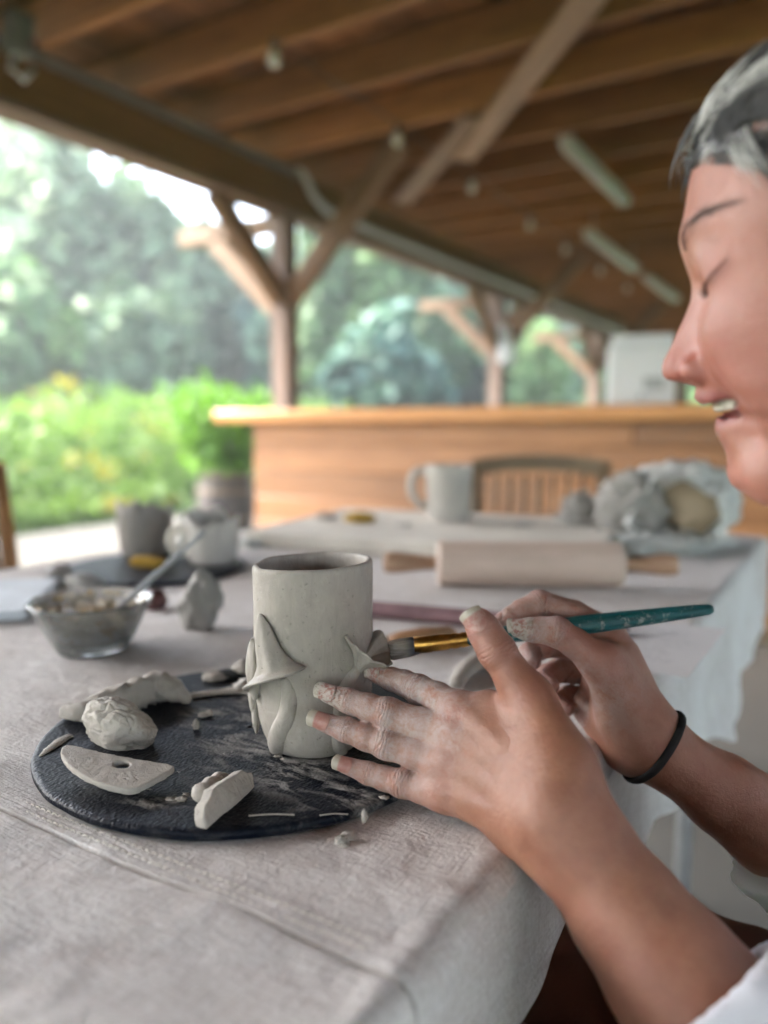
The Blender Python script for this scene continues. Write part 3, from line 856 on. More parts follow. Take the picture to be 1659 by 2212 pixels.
# ---------------------------------------------------------------- barrel planter
bd = 7.3
bl = P(490, 1130, bd); bl[2] = -0.055
ba = thing("barrel_planter", "weathered grey oak half barrel with rusty hoops holding a leafy green plant", "planter", bl)
H, r0, r1 = 0.66, 0.225, 0.27
ns = 18
for i in range(ns):
    rows = []; nz = 7
    for q in range(nz):
        z_ = H * q / (nz - 1); rr = r0 + (r1 - r0) * (1 - (2 * q / (nz - 1) - 1) ** 2)
        a0 = 2 * np.pi * (i + 0.03) / ns; a1 = 2 * np.pi * (i + 0.97) / ns
        for r_, a in ((rr, a0), (rr, a1), (rr - 0.025, a1), (rr - 0.025, a0)):
            rows.append((r_ * math.cos(a), r_ * math.sin(a), z_))
    F = []
    for q in range(nz - 1):
        for j in range(4): F.append((q * 4 + j, q * 4 + (j + 1) % 4, q * 4 + 4 + (j + 1) % 4, q * 4 + 4 + j))
    F += [(3, 2, 1, 0), tuple(range(nz * 4 - 4, nz * 4))]
    mesh_obj("stave", rows, F, M['barrel'], ba, smooth=False)
for zf in (0.10, 0.30, 0.70, 0.90):
    rr = r0 + (r1 - r0) * (1 - (2 * zf - 1) ** 2) + 0.004
    mesh_obj("hoop", *lathe_np([(rr - 0.006, H * zf - 0.02), (rr, H * zf - 0.02), (rr, H * zf + 0.02), (rr - 0.006, H * zf + 0.02)], 36, False), M['chair'], ba)
mesh_obj("soil", *lathe_np([(0.001, H - 0.06), (0.20, H - 0.06), (0.20, H - 0.05), (0.001, H - 0.045)], 24), M['bark'], ba)
pl = thing("leafy_plant", "bright green leafy plant with upright shoots growing out of the barrel", "plant", bl + np.array([0, 0, H - 0.05]))
n = 2600
st = rng.integers(0, 16, n); sd = rand_dir(16) * [0.55, 0.55, 0.3] + [0.05, 0, 0.8]; sd /= np.linalg.norm(sd, axis=1)[:, None]
sl_ = 0.5 + 0.65 * rng.random(16)
tt = rng.random(n) ** 0.7
pp = sd[st] * (sl_[st] * tt)[:, None] + rng.normal(size=(n, 3)) * [0.12, 0.12, 0.09]
pp[:, 2] = np.abs(pp[:, 2])
nr = rand_dir(n) + [0, 0, 0.6]; nr /= np.linalg.norm(nr, axis=1)[:, None]
v, f = leaves(pp, nr, 0.03 + 0.05 * rng.random(n), 0.45)
mesh_obj("foliage", v, f, M['leafbright'], pl, smooth=False, attrs={"v": np.repeat(np.clip(0.5 + 0.3 * rng.normal(size=n), 0, 1), 4)})
mesh_obj("stem", *merge([tube_np([(0, 0, 0), sd[i] * sl_[i] * 0.5 + [0, 0, 0.03], sd[i] * sl_[i]], [0.012, 0.008, 0.003], 6) for i in range(16)]), M['bark'], pl)
# ---------------------------------------------------------------- table and canvas
XL, XR, YN, YF = -1.165, -0.140, -0.55, 1.80
tb = thing("work_table", "long folding table hidden under the pale canvas cloth", "table", ((XL + XR) / 2, 0.65, 0))
def tbl(name, sx, sy, sz, loc, mat):
    return bm_obj(name, box_mesh(sx, sy, sz, 0.006), mat, tb, Matrix.Translation(loc))
tbl("table_top", XR - XL - 0.03, YF - YN - 0.03, 0.035, (0, (YN + YF) / 2 - 0.65, T - 0.022), M['plaster'])
for sx in (-1, 1):
    for y in (YN + 0.25, YF - 0.2):
        mesh_obj("leg", *tube_np([(sx * 0.40, y - 0.65, 0.0), (sx * 0.40, y - 0.65, T - 0.04)], 0.016, 10), M['metal'], tb)

BATC = np.array([-0.3688, 0.4166]); BATR, BATH = 0.1477, 0.0068
def hem(y): return np.interp(y, [-0.6, 0.2, 0.34, 0.45, 0.60, 0.75, 1.0, 1.2, 1.35, 1.6, 1.9], [0.09, 0.085, 0.078, 0.085, 0.115, 0.145, 0.18, 0.205, 0.175, 0.15, 0.14])
def cloth_disp(x, y):
    n = len(x); q = np.c_[x, y, np.zeros(n)]
    w = 0.0016 * fbm(q * 9, 3, 31)
    rot = np.c_[x * 0.94 + y * 0.34, -x * 0.34 + y * 0.94]
    w += 0.0048 * np.clip(fbm(np.c_[rot[:, 0] * 7, rot[:, 1] * 26, np.zeros(n)], 2, 33), -0.3, 1.0) * sstep(-y, -0.42, -0.16)
    w += 0.0010 * np.clip(fbm(np.c_[rot[:, 0] * 5, rot[:, 1] * 30, np.zeros(n)], 2, 39), -0.2, 1) * sstep(-x, 0.42, 0.6)
    w += 0.0005 * fbm(q * 60, 2, 35)
    # raised flat seam with a groove on its near side
    ys = y + 0.0014 * np.sin(x * 9) + 0.0008 * fbm(np.c_[x * 20, x * 0, x * 0], 2, 41)
    w += 0.0006 * (sstep(ys, 0.2555, 0.2568) - sstep(ys, 0.2690, 0.2760)) - 0.0020 * np.exp(-((ys - 0.2548) / 0.0009) ** 2) - 0.0006 * np.exp(-((ys - 0.2650) / 0.0009) ** 2) * (0.6 + 0.4 * np.sin(x * 1200))
    db = np.hypot(x - BATC[0], y - BATC[1])
    k = sstep(db, BATR - 0.01, BATR + 0.03)
    w = w * k + (np.minimum(w, 0) - 0.0006) * (1 - k)
    far = sstep(np.hypot(x + 0.3, y - 0.25), 0.28, 0.4)
    return w * (1 - far) + np.clip(w, -0.003, 0.0009) * far
def canvas():
    rr = 0.016
    hang = np.linspace(1, 0, 22); arc = np.linspace(math.pi / 2, 0, 9)[1:]
    fx = np.r_[np.linspace(XL + rr, -0.62, 80)[:-1], np.linspace(-0.62, XR - rr, 170)]
    ys = np.r_[np.linspace(YN, 0.05, 110)[:-1], np.linspace(0.05, 0.25, 70)[:-1], np.linspace(0.25, 0.285, 90)[:-1], np.linspace(0.285, 0.70, 130)[:-1], np.linspace(0.70, YF - rr, 170), YF - rr + rr * np.sin(np.linspace(0, math.pi / 2, 8))[1:]]
    zf = np.zeros(len(ys)); ny_arc = 7
    zf[-ny_arc:] = -rr * (1 - np.cos(np.linspace(0, math.pi / 2, 8)))[1:]
    ys = np.r_[ys, np.full(14, YF)]; zf = np.r_[zf, np.linspace(-rr, -0.16, 15)[1:]]
    cols = []
    for h in hang: cols.append(('L', h))
    for a in arc: cols.append(('l', a))
    for x in fx[1:-1]: cols.append(('f', x))
    for a in arc[::-1]: cols.append(('r', a))
    for h in hang[::-1]: cols.append(('R', h))
    V = []; CU = []; CV = []
    for t, v in cols:
        n = len(ys)
        hm = hem(ys) + 0.006 * np.sin(ys * 23) + 0.004 * np.sin(ys * 51 + 1)
        fold = 0.010 * np.sin(ys * 17 + 0.6) + 0.006 * np.sin(ys * 41)
        if t == 'f': cu_ = np.full(n, v); x = np.full(n, v); z = cloth_disp(x, ys) * (zf > -0.001)
        elif t in 'lr':
            s = 1 if t == 'r' else -1; e = XR if s > 0 else XL
            cu_ = np.full(n, e + s * (rr * v - rr)); x = np.full(n, e + s * (rr * math.sin(v) - rr)); z = np.full(n, rr * math.cos(v) - rr) + cloth_disp(x, ys) * (zf > -0.001)
            x = x + s * 0.0015 * fbm(np.c_[ys * 30, z * 60, np.zeros(n)], 2, 51) * math.sin(v)
        else:
            s = 1 if t == 'R' else -1; e = XR if s > 0 else XL
            d = v * np.maximum(hm - rr, 0.01); cu_ = e + s * (d + rr * 0.6)
            x = e + s * (d / 0.2 * (0.012 + fold * np.clip(d / 0.08, 0, 1)) + 0.0015 * fbm(np.c_[ys * 30, d * 40, np.zeros(n)], 2, 51))
            z = -rr - d
        zz = np.where(zf > -0.001, z, np.minimum(z, zf) if t == 'f' else zf + z)
        V.append(np.c_[x, ys, T + zz]); CU.append(cu_); CV.append(ys - np.minimum(zf, 0) * (zf < -0.001))
    nx, ny = len(cols), len(ys)
    V = np.concatenate(V)
    i = np.arange((nx - 1) * (ny - 1)); a = (i // (ny - 1)) * ny + i % (ny - 1)
    o = mesh_obj("canvas_cloth", V, np.stack([a, a + ny, a + ny + 1, a + 1], 1), M['canvas'], attrs={"cu": np.concatenate(CU), "cv": np.concatenate(CV), "seam": np.exp(-((np.concatenate(CV) + 0.0014 * np.sin(np.concatenate(CU) * 9) - 0.2549) / 0.0010) ** 2)})  # seam: mask of the painted shade line along the groove
    tag(o, "pale stained canvas tablecloth with a stitched seam across the near end", "tablecloth")
    # stitches along the seam
    parts = []
    for row in (0.2615, 0.2685):
        x = XL + 0.05
        while x < XR - 0.03:
            yy = row - 0.0014 * math.sin(x * 9)
            parts.append(tube_np([(x, yy, T + 0.0001), (x + 0.0012, yy, T + 0.0009), (x + 0.0028, yy, T + 0.0009), (x + 0.0038, yy, T + 0.0001)], 0.00034, 5))
            x += 0.0052
    st_ = mesh_obj("seam_stitching", *merge(parts), M['plaster'], o); st_["kind"] = "stuff"
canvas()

# ---------------------------------------------------------------- bat (round board)
def bat(name, label, c, r, h, mat, rot=0, dust=(), group=None):
    rings = np.r_[np.linspace(0.002, r - 0.004, 90), r - 0.004 + 0.004 * np.sin(np.linspace(0, math.pi / 2, 6))[1:]]
    zt = np.r_[np.full(90, h), h - 0.0022 * (1 - np.cos(np.linspace(0, math.pi / 2, 6)))[1:]]
    n = 190
    prof = [(a, b) for a, b in zip(rings, zt)] + [(r, 0.0022), (r - 0.002, 0.0), (0.002, 0.0)]
    v, f = lathe_np(prof, n)
    f[-1] = f[-1][::-1]; f[-2] = f[-2][::-1]
    v = np.asarray(v)
    edge = np.hypot(v[:, 0], v[:, 1]) > r - 0.006
    v[edge, :2] *= 1 + 0.0035 * fbm(v[edge] * 55, 2, 61)[:, None]
    d = np.zeros(len(v))
    for px, py, rad, am in dust:
        g = G(px, py, T + h) - np.r_[c, T]
        d += am * np.exp(-((v[:, 0] - g[0]) ** 2 + (v[:, 1] - g[1]) ** 2) / rad ** 2)
    f = [q[::-1] for q in f]
    o = mesh_obj(name, v, f, mat, attrs={"dust": np.clip(d, 0, 1)}, loc=(c[0], c[1], T + 0.0004))
    return tag(o, label, "board", group)
DUST = [(545, 1560, 0.020, 0.7), (505, 1600, 0.020, 0.6), (470, 1540, 0.022, 0.55), (400, 1560, 0.02, 0.4), (530, 1500, 0.03, 0.7), (620, 1650, 0.012, 0.8), (690, 1655, 0.014, 0.6),
        (590, 1664, 0.02, 0.5), (650, 1690, 0.02, 0.6), (480, 1640, 0.02, 0.4), (765, 1712, 0.018, 1.0), (745, 1735, 0.010, 0.9), (800, 1700, 0.012, 0.8), (395, 1722, 0.010, 1.0), (300, 1725, 0.009, 0.9), (330, 1735, 0.007, 0.9),
        (605, 1700, 0.011, 0.5), (660, 1760, 0.012, 0.45), (560, 1620, 0.012, 0.7), (430, 1600, 0.015, 0.3), (180, 1700, 0.02, 0.2)]
bat("turntable_board", "large black textured round board carrying the mug, smeared with dried clay", BATC, BATR, BATH, M['bat'], 0, DUST, "round black pottery boards")
bat("turntable_board", "blurred black round board at the far left carrying the two small pots", np.array([-0.945, 0.848]), 0.142, BATH, M['bat'], 0, [(200, 1225, 0.05, 0.5), (420, 1225, 0.04, 0.4)], "round black pottery boards")
BT = T + BATH + 0.0004

# ---------------------------------------------------------------- the mug with its flowers
MF = G(680, 1641, T + 0.0072)[:2]; MC = MF * (1 + 0.0335 / np.linalg.norm(MF)); MR = 0.0412; MH = 0.1285
def mug_r(z):
    return np.interp(z, [0, 0.004, 0.010, 0.020, 0.035, 0.06, 0.09, 0.118, 0.1285], [0.0312, 0.0338, 0.0362, 0.0388, 0.0404, 0.0411, 0.0411, 0.0413, 0.0411])
tilt_dir = CAM_RIGHT[:2]
def mug_mesh():
    prof = []
    for z in np.linspace(0, MH - 0.003, 90): prof.append((float(mug_r(z)), z))
    for a in np.linspace(0.3, math.pi - 0.3, 7): prof.append((0.0386 + 0.0025 * math.cos(a), MH - 0.0025 + 0.0025 * math.sin(a)))
    for z in np.linspace(MH - 0.004, 0.007, 60): prof.append((float(mug_r(z)) - 0.0050, z))
    prof.append((0.001, 0.006))
    prof = [(0.001, 0.0)] + prof
    v, f = lathe_np(prof, 150, False)
    th = np.arctan2(v[:, 1], v[:, 0]); rr = np.hypot(v[:, 0], v[:, 1])
    q = np.c_[np.cos(th) * 1.0, np.sin(th) * 1.0, v[:, 2] * 14]
    dr = 0.0005 * fbm(q * 1.4, 3, 71) + 0.00007 * fbm(np.c_[np.cos(th) * 4, np.sin(th) * 4, v[:, 2] * 200], 2, 73)
    top = sstep(v[:, 2], MH - 0.006, MH)
    dr = dr + top * 0.0005 * fbm(q * 5, 2, 75)
    sc = np.where(rr > 0.01, (rr + dr) / np.maximum(rr, 1e-6), 1)
    v[:, :2] *= sc[:, None]
    v[:, 2] += sstep(v[:, 2], 0.0, MH) * (0.0019 * (v[:, :2] @ tilt_dir) / MR + 0.0005 * fbm(np.c_[np.cos(th) * 2, np.sin(th) * 2, th * 0], 2, 77))
    return v, [q[::-1] for q in f][:]
def fix_out(o):
    bm = bmesh.new(); bm.from_mesh(o.data); bmesh.ops.recalc_face_normals(bm, faces=bm.faces[:]); bm.to_mesh(o.data); bm.free()
MUGL = np.array([MC[0], MC[1], BT])
mug = thing("clay_mug", "tall unfired grey clay mug with flowers in relief standing on the black round board", "mug", MUGL)
v, f = mug_mesh()
o = mesh_obj("mug_body", v, f, M['mugclay'], mug); fix_out(o)
def mugpt(px, py, off=0.0):
    d = ray(px, py); o_ = CAM[:2] - MC; r = MR + off
    a = d[:2] @ d[:2]; b = o_ @ d[:2]; c = o_ @ o_ - r * r
    disc = b * b - a * c
    t = (-b - math.sqrt(disc)) / a if disc > 0 else -b / a
    for _ in range(4):
        p = CAM + d * t
        rr = float(mug_r(p[2] - BT)) + off
        c = o_ @ o_ - rr * rr; disc = b * b - a * c
        t = (-b - math.sqrt(disc)) / a if disc > 0 else -b / a
    p = CAM + d * t
    if disc <= 0:
        n = p[:2] - MC; n /= np.linalg.norm(n); p = np.r_[MC + n * rr, p[2]]
    return p
def c3(x, y): return x * 0.24 + 497.7, y * 0.24 + 1260.8
def mugoff(p, off):
    n = np.r_[p[:2] - MC, 0]; n /= np.linalg.norm(n); return p + n * off
def poly_at(pts, t):
    pts = np.asarray(pts, float); s = np.linspace(0, 1, len(pts))
    return np.array([np.interp(t, s, pts[:, 0]), np.interp(t, s, pts[:, 1])])
def spl(pts, n, closed=False):
    """Catmull-Rom through the points"""
    pts = np.asarray(pts, float); m = len(pts); out = []
    seg = m if closed else m - 1
    for i in range(seg):
        p0 = pts[(i - 1) % m] if closed or i > 0 else 2 * pts[0] - pts[1]
        p1 = pts[i]; p2 = pts[(i + 1) % m]
        p3 = pts[(i + 2) % m] if closed or i + 2 < m else 2 * pts[-1] - pts[-2]
        for t in np.linspace(0, 1, n, endpoint=False):
            out.append(0.5 * ((2 * p1) + (-p0 + p2) * t + (2 * p0 - 5 * p1 + 4 * p2 - p3) * t * t + (-p0 + 3 * p1 - 3 * p2 + p3) * t ** 3))
    if not closed: out.append(pts[-1])
    return np.array(out)
def grid_faces(nu, nv, wrap=False):
    F = []
    for i in range(nu - 1):
        for j in range(nv if wrap else nv - 1):
            k = (j + 1) % nv
            F.append((i * nv + j, i * nv + k, (i + 1) * nv + k, (i + 1) * nv + j))
    return F
def solid(o, th, off=-1.0, sub=0):
    m = o.modifiers.new("thickness", 'SOLIDIFY'); m.thickness = th; m.offset = off
    if sub:
        s = o.modifiers.new("smooth", 'SUBSURF'); s.levels = sub; s.render_levels = sub
    return o
Lp = spl([(286, 268), (262, 400), (266, 560), (280, 720), (268, 850), (204, 978)], 8)
Rp = spl([(296, 268), (392, 410), (462, 560), (545, 670), (615, 715), (694, 738)], 8)
V = []; nt, nv = 34, 21
for i in range(nt):
    t = i / (nt - 1)
    l, r = poly_at(Lp, t), poly_at(Rp, t)
    for j in range(nv):
        w = j / (nv - 1)
        q = l * (1 - w) + r * w + np.array([-26, -30]) * (4 * w * (1 - w)) * t ** 3
        bul = 0.0015 + 0.0125 * math.sin(math.pi * w) ** 0.75 * t ** 0.65 + 0.0045 * sstep(np.array([t]), 0.80, 1.0)[0] * (0.5 + 0.5 * math.sin(math.pi * w))
        bul += 0.0007 * math.sin(w * 19 + t * 4) * t + 0.0011 * vnoise(np.array([[w * 5, t * 5, 2.0]]), 9)[0] * t
        x_, y_ = c3(*q)
        V.append(mugoff(mugpt(x_, y_), bul) - MUGL)
o = mesh_obj("bell_flower", V, grid_faces(nt, nv), M['mugclay'], mug); fix_out(o)
solid(o, 0.0022, 0.0, 1)
def stem(name, pts, rad, off, flat=1.0):
    p = spl(pts, 6)
    w = np.array([mugoff(mugpt(*c3(*q)), off) for q in p]) - MUGL
    rad = np.interp(np.linspace(0, 1, len(w)), np.linspace(0, 1, len(rad)), rad)
    v, f = tube_np(w, rad, 14)
    v = v + 0.0004 * fbm((v + 3) * 120, 2, 81)[:, None] * (v - w.mean(0)) / 0.02
    return mesh_obj(name, v, f, M['mugclay'], mug)
stem("flower_stem", [(478, 850), (512, 960), (520, 1080), (490, 1210), (430, 1330), (400, 1430), (405, 1545)], [0.004, 0.006, 0.0066, 0.0070, 0.0075, 0.0078, 0.006], -0.0036)
stem("flower_stem", [(1205, 700), (1110, 830), (1020, 990), (990, 1150), (975, 1320), (985, 1440), (1025, 1535)], [0.0045, 0.0065, 0.0065, 0.006, 0.0058, 0.0058, 0.0048], -0.0030)
# bud and leaf on the left silhouette
def blob(name, c, ax, mat, parent, seed=1, amp=0.08, sub=4, planes=0, freq=2.2, soft=14.0, rough=0.0):
    """rounded lump with pressed facets; ax = three half axes as vectors"""
    bm = bmesh.new(); bmesh.ops.create_icosphere(bm, subdivisions=sub, radius=1)
    d = np.array([v.co for v in bm.verts]); F = [tuple(v.index for v in q.verts) for q in bm.faces]; bm.free()
    r_ = np.random.default_rng(seed); rad = np.ones(len(d))
    if planes:
        nn = r_.normal(size=(planes, 3)); nn /= np.linalg.norm(nn, axis=1)[:, None]; dd = 0.72 + 0.25 * r_.random(planes)
        q = np.maximum(d @ nn.T, 1e-3) / dd
        rad = 1.0 / (np.sum(q ** soft, axis=1) + 1.0) ** (1 / soft)
    rad = rad * (1 + amp * fbm(d * freq + seed, 4, seed))
    if rough:
        cr1 = 1 - np.abs(fbm(d * 1.7 + seed * 1.7, 2, seed + 50)) * 3.4
        rad = rad * (1 - rough * np.clip(cr1, 0, 1) ** 5 + 0.22 * rough * fbm(d * 6 + seed, 3, seed + 60))
    v = (d * rad[:, None]) @ np.asarray(ax, float) + np.asarray(c, float)
    return mesh_obj(name, v, F, mat, parent)
for nm, cpx, hh, ww, dep, sd in (("bud", (238, 772), 0.0215, 0.0085, 0.0052, 3), ("leaf", (216, 1105), 0.020, 0.0055, 0.0032, 5), ("leaf", (190, 1020), 0.012, 0.006, 0.004, 6)):
    p = mugpt(*c3(*cpx)); n_ = np.r_[p[:2] - MC, 0]; n_ /= np.linalg.norm(n_); tg = np.cross(UP, n_)
    blob(nm, p + n_ * dep * 0.35 - MUGL, [n_ * dep, tg * ww, UP * hh], M['mugclay'], mug, sd, 0.07)
# open trumpet flower on the right
DF = 0.024
ring = spl([mugpt(745, 1369, 0.0015), P(770, 1396, 0.5225 - DF), P(800, 1420, 0.5185 - DF), P(845, 1437, 0.531 - DF), P(838, 1402, 0.557 - DF), P(826, 1363, 0.563 - DF), P(806, 1366, 0.566 - DF), P(786, 1386, 0.553 - DF)], 12, True)
ring = ring + 0.0011 * np.stack([vnoise(ring * 210, 31), vnoise(ring * 210, 32), vnoise(ring * 210, 33)], 1)
A = mugpt(768, 1455, -0.001)
cen = ring.mean(0); axv = cen - A; L = np.linalg.norm(axv); axv /= L
V = []; nt = 22
for i in range(nt):
    t = i / (nt - 1)
    for q in ring:
        al = (q - A) @ axv; lat = q - A - axv * al
        p = A + axv * (al * (t ** 0.85)) + lat * (0.13 + 0.87 * t ** 2.1)
        V.append(p - MUGL)
o = mesh_obj("trumpet_flower", V, grid_faces(nt, len(ring), True), M['mugclay'], mug); fix_out(o)
solid(o, 0.0019, 0.0, 1)

# ---------------------------------------------------------------- clay pieces on the board
def lumpt(name, label, cat, c, ax, mat, seed, amp=0.1, planes=9, group=None, sub=4, freq=2.2, soft=14.0, rough=0.08):
    c = np.asarray(c, float)
    o = blob(name, (0, 0, 0), ax, mat, None, seed, amp, sub, planes, freq, soft, rough)
    o.location = Vector(c)
    hz_ = max(v.co.z for v in o.data.vertices)
    for v in o.data.vertices:
        if v.co.z < -0.62 * hz_: v.co.z = -0.62 * hz_ + (v.co.z + 0.62 * hz_) * 0.12
    zmin = min(v.co.z for v in o.data.vertices)
    o.location.z = c[2] - zmin - 0.0008
    return tag(o, label, cat, group)
cr, cf = CAM_RIGHT, CAM_FWD
g = G(246, 1618, BT) + cf * 0.012
lumpt("clay_lump", "smooth lump of grey clay on the left of the black board, behind the rib", "clay", g,
      [(cr * 0.94 - cf * 0.35) * 0.029, (cf * 0.94 + cr * 0.35) * 0.019, UP * 0.0205 + cr * -0.003], M['drycl'], 12, 0.075, 8, "pieces of clay on the black board", 6, rough=0.07)
# torn roll of clay behind the lump
def strip(name, label, pts, rad, zoff, mat, flat=0.6, seed=0, n=18, group="pieces of clay on the black board", amp=0.25, base=None):
    base = BT if base is None else base
    p = spl(pts, 7); rad = np.interp(np.linspace(0, 1, len(p)), np.linspace(0, 1, len(rad)), rad)
    w = np.array([G(a, b, base) for a, b in p]); w[:, 2] += rad * flat * 0.9 + zoff
    c0 = w.mean(0)
    v, f = tube_np(w - c0, rad, n)
    ctr = np.repeat(w - c0, n, axis=0)
    off = v - ctr; off[:, 2] *= flat
    off *= (1 + amp * fbm(v * 160 + seed, 3, seed) + amp * 0.5 * fbm(v * 420, 2, seed + 3))[:, None]
    o = mesh_obj(name, ctr + off, f, mat, loc=c0)
    return tag(o, label, "clay", group)
strip("clay_strip", "torn roll of clay lying behind the smooth lump on the black board", [(140, 1552), (175, 1556), (225, 1546), (285, 1528), (335, 1514), (380, 1516), (410, 1522)], [0.005, 0.007, 0.0095, 0.012, 0.0125, 0.009, 0.002], 0.001, M['drycl'], 0.95, 91)
strip("clay_strip", "flat torn ribbon of clay running from the roll to behind the mug", [(372, 1512), (420, 1506), (470, 1500), (520, 1497), (552, 1502)], [0.002, 0.004, 0.0038, 0.006, 0.005], 0.0, M['drycl'], 0.5, 95)
strip("clay_strip", "thin dark sliver of clay at the left rim of the black board", [(86, 1634), (110, 1618), (132, 1602), (152, 1592)], [0.001, 0.0032, 0.0036, 0.003], 0.0, M['drycl'], 0.35, 97)
for k, (px, py, rx, rz, lab, mk) in enumerate([(462, 1468, 0.012, 0.005, "flat brownish clay scrap behind the board's back rim", 'drycl'), (528, 1462, 0.012, 0.009, "rough clay scrap close to the left side of the mug", 'drycl'),
                                      (535, 1495, 0.011, 0.007, "crumpled clay scrap touching the mug's bud", 'clay'), (190, 1556, 0.010, 0.006, "clay scrap between the lump and the torn roll", 'drycl')]):
    lumpt("clay_scrap", lab, "clay", G(px, py, BT), [cr * rx, cf * rx * 0.7, UP * rz], M[mk], 40 + k, 0.25, 7, "pieces of clay on the black board", 3, 3.0)
lumpt("modelling_tool_end", "black end of a modelling tool lying behind the mug on the board", "tool", G(500, 1466, BT), [cr * 0.016, cf * 0.006, UP * 0.005], M['black'], 5, 0.05, 6, None, 3)
# crumbs
crumbs = [(424, 1575, 0.0030, 0.0065, "upright crumb of clay in the middle of the black board"), (440, 1548, 0.0055, 0.003, "flat curled crumb behind the upright crumb"), (452, 1546, 0.004, 0.0035, "small broken crumb right of the flat curled crumb"),
          (370, 1727, 0.0045, 0.0016, "flaky crumb left of the leaning offcut"), (392, 1729, 0.004, 0.002, "flaky crumb touching the left of the leaning offcut"), (322, 1705, 0.0018, 0.001, "tiny white crumb in the shadow of the white rib"),
          (402, 1716, 0.003, 0.0014, "thin flake just behind the leaning offcut"), (787, 1776, 0.0022, 0.0060, "crumb hanging at the front rim of the black board"), (738, 1820, 0.0050, 0.0035, "rough crumb on the canvas in front of the board"),
          (752, 1812, 0.0045, 0.0042, "rough upper crumb on the canvas in front of the board"), (745, 1826, 0.0032, 0.002, "tiny crumb on the canvas below the two rough ones"), (600, 1634, 0.0035, 0.0015, "flake of clay at the foot of the mug"), (612, 1640, 0.0028, 0.0014, "second flake of clay at the foot of the mug"),
          (792, 1668, 0.003, 0.0015, "flake beside the tip of the little finger"), (830, 1722, 0.004, 0.0012, "curled flake under the little finger")]
for k, (px, py, r_, hz, lab) in enumerate(crumbs):
    zb = T if py > 1800 else BT
    lumpt("clay_crumb", lab, "crumb", G(px, py, zb), [cr * r_ * 0.75, cf * r_ * 0.5, UP * hz * 0.75], M['drycl'], 60 + k, 0.45, 5, "crumbs of dry clay", 3, 4.0)
for k, (a, b, r_, lab) in enumerate([((537, 1762), (636, 1760), 0.0005, "short pale straw at the front of the black board"), ((690, 1761), (752, 1759), 0.00035, "broken bit of straw right of the short one")]):
    w = np.array([G(*a, BT + r_), (G(*a, BT + r_) + G(*b, BT + r_)) / 2 + cf * 0.0012, G(*b, BT + r_)]); c0 = w.mean(0)
    tag(mesh_obj("straw", *tube_np(spl(w - c0, 8), r_, 7), M['drycl'], loc=c0), lab, "straw", "bits of straw on the black board")

# white rib with a hole
def plane_pts(pix, p0, n):
    out = []
    for a, b in pix:
        d = ray(a, b); out.append(CAM + d * (((p0 - CAM) @ n) / (d @ n)))
    return np.array(out)
def smooth_poly(pix, n=5): return spl(pix, n, True)
def plate(name, label, cat, outer, hole, p0, nrm, th, mat, bev=0.0012, group=None, round_=True, uneven=0.0006):
    out = plane_pts(smooth_poly(outer, 4) if round_ else outer, p0, nrm)
    c0 = out.mean(0)
    bm = bmesh.new()
    def loop(pts):
        vs = [bm.verts.new(Vector(p - c0)) for p in pts]
        return [bm.edges.new((vs[i], vs[(i + 1) % len(vs)])) for i in range(len(vs))]
    es = loop(out)
    if hole is not None: es += loop(plane_pts(hole, p0, nrm))
    bmesh.ops.triangle_fill(bm, use_beauty=True, edges=es, normal=Vector(nrm))
    bmesh.ops.recalc_face_normals(bm, faces=bm.faces[:])
    if bm.faces and sum((f.normal.dot(Vector(nrm)) for f in bm.faces)) < 0: bmesh.ops.reverse_faces(bm, faces=bm.faces[:])
    me = bpy.data.meshes.new(name); bm.to_mesh(me); bm.free(); me.materials.append(mat)
    o = link(bpy.data.objects.new(name, me)); o.location = Vector(c0)
    s = o.modifiers.new("thickness", 'SOLIDIFY'); s.thickness = th; s.offset = -1
    b = o.modifiers.new("edge", 'BEVEL'); b.width = bev; b.segments = 3; b.limit_method = 'ANGLE'; b.angle_limit = R(50)
    r_ = o.modifiers.new("fine", 'REMESH'); r_.mode = 'VOXEL'; r_.voxel_size = 0.0009; r_.use_smooth_shade = True
    tx = bpy.data.textures.get("lumpy") or bpy.data.textures.new("lumpy", 'CLOUDS'); tx.noise_scale = 0.012; tx.noise_depth = 3
    d_ = o.modifiers.new("uneven", 'DISPLACE'); d_.texture = tx; d_.strength = uneven; d_.mid_level = 0.5; d_.texture_coords = 'LOCAL'
    return tag(o, label, cat, group)
rib_n = np.array([0.06, -0.03, 1.0]) - cf * 0.10; rib_n /= np.linalg.norm(rib_n)
th = np.linspace(0, 2 * np.pi, 14, endpoint=False)
plate("rib_tool", "pale grey half moon rib with a round hole on the black board", "pottery tool",
      [(137, 1611), (131, 1628), (150, 1654), (185, 1677), (225, 1694), (262, 1703), (292, 1703), (335, 1683), (373, 1660), (371, 1652), (330, 1644), (285, 1637), (240, 1628), (190, 1617), (155, 1609)],
      np.c_[263 + 19 * np.cos(th), 1651 + 8.5 * np.sin(th)], G(250, 1660, BT + 0.0110), rib_n, 0.0042, M['drycl'], 0.0013)
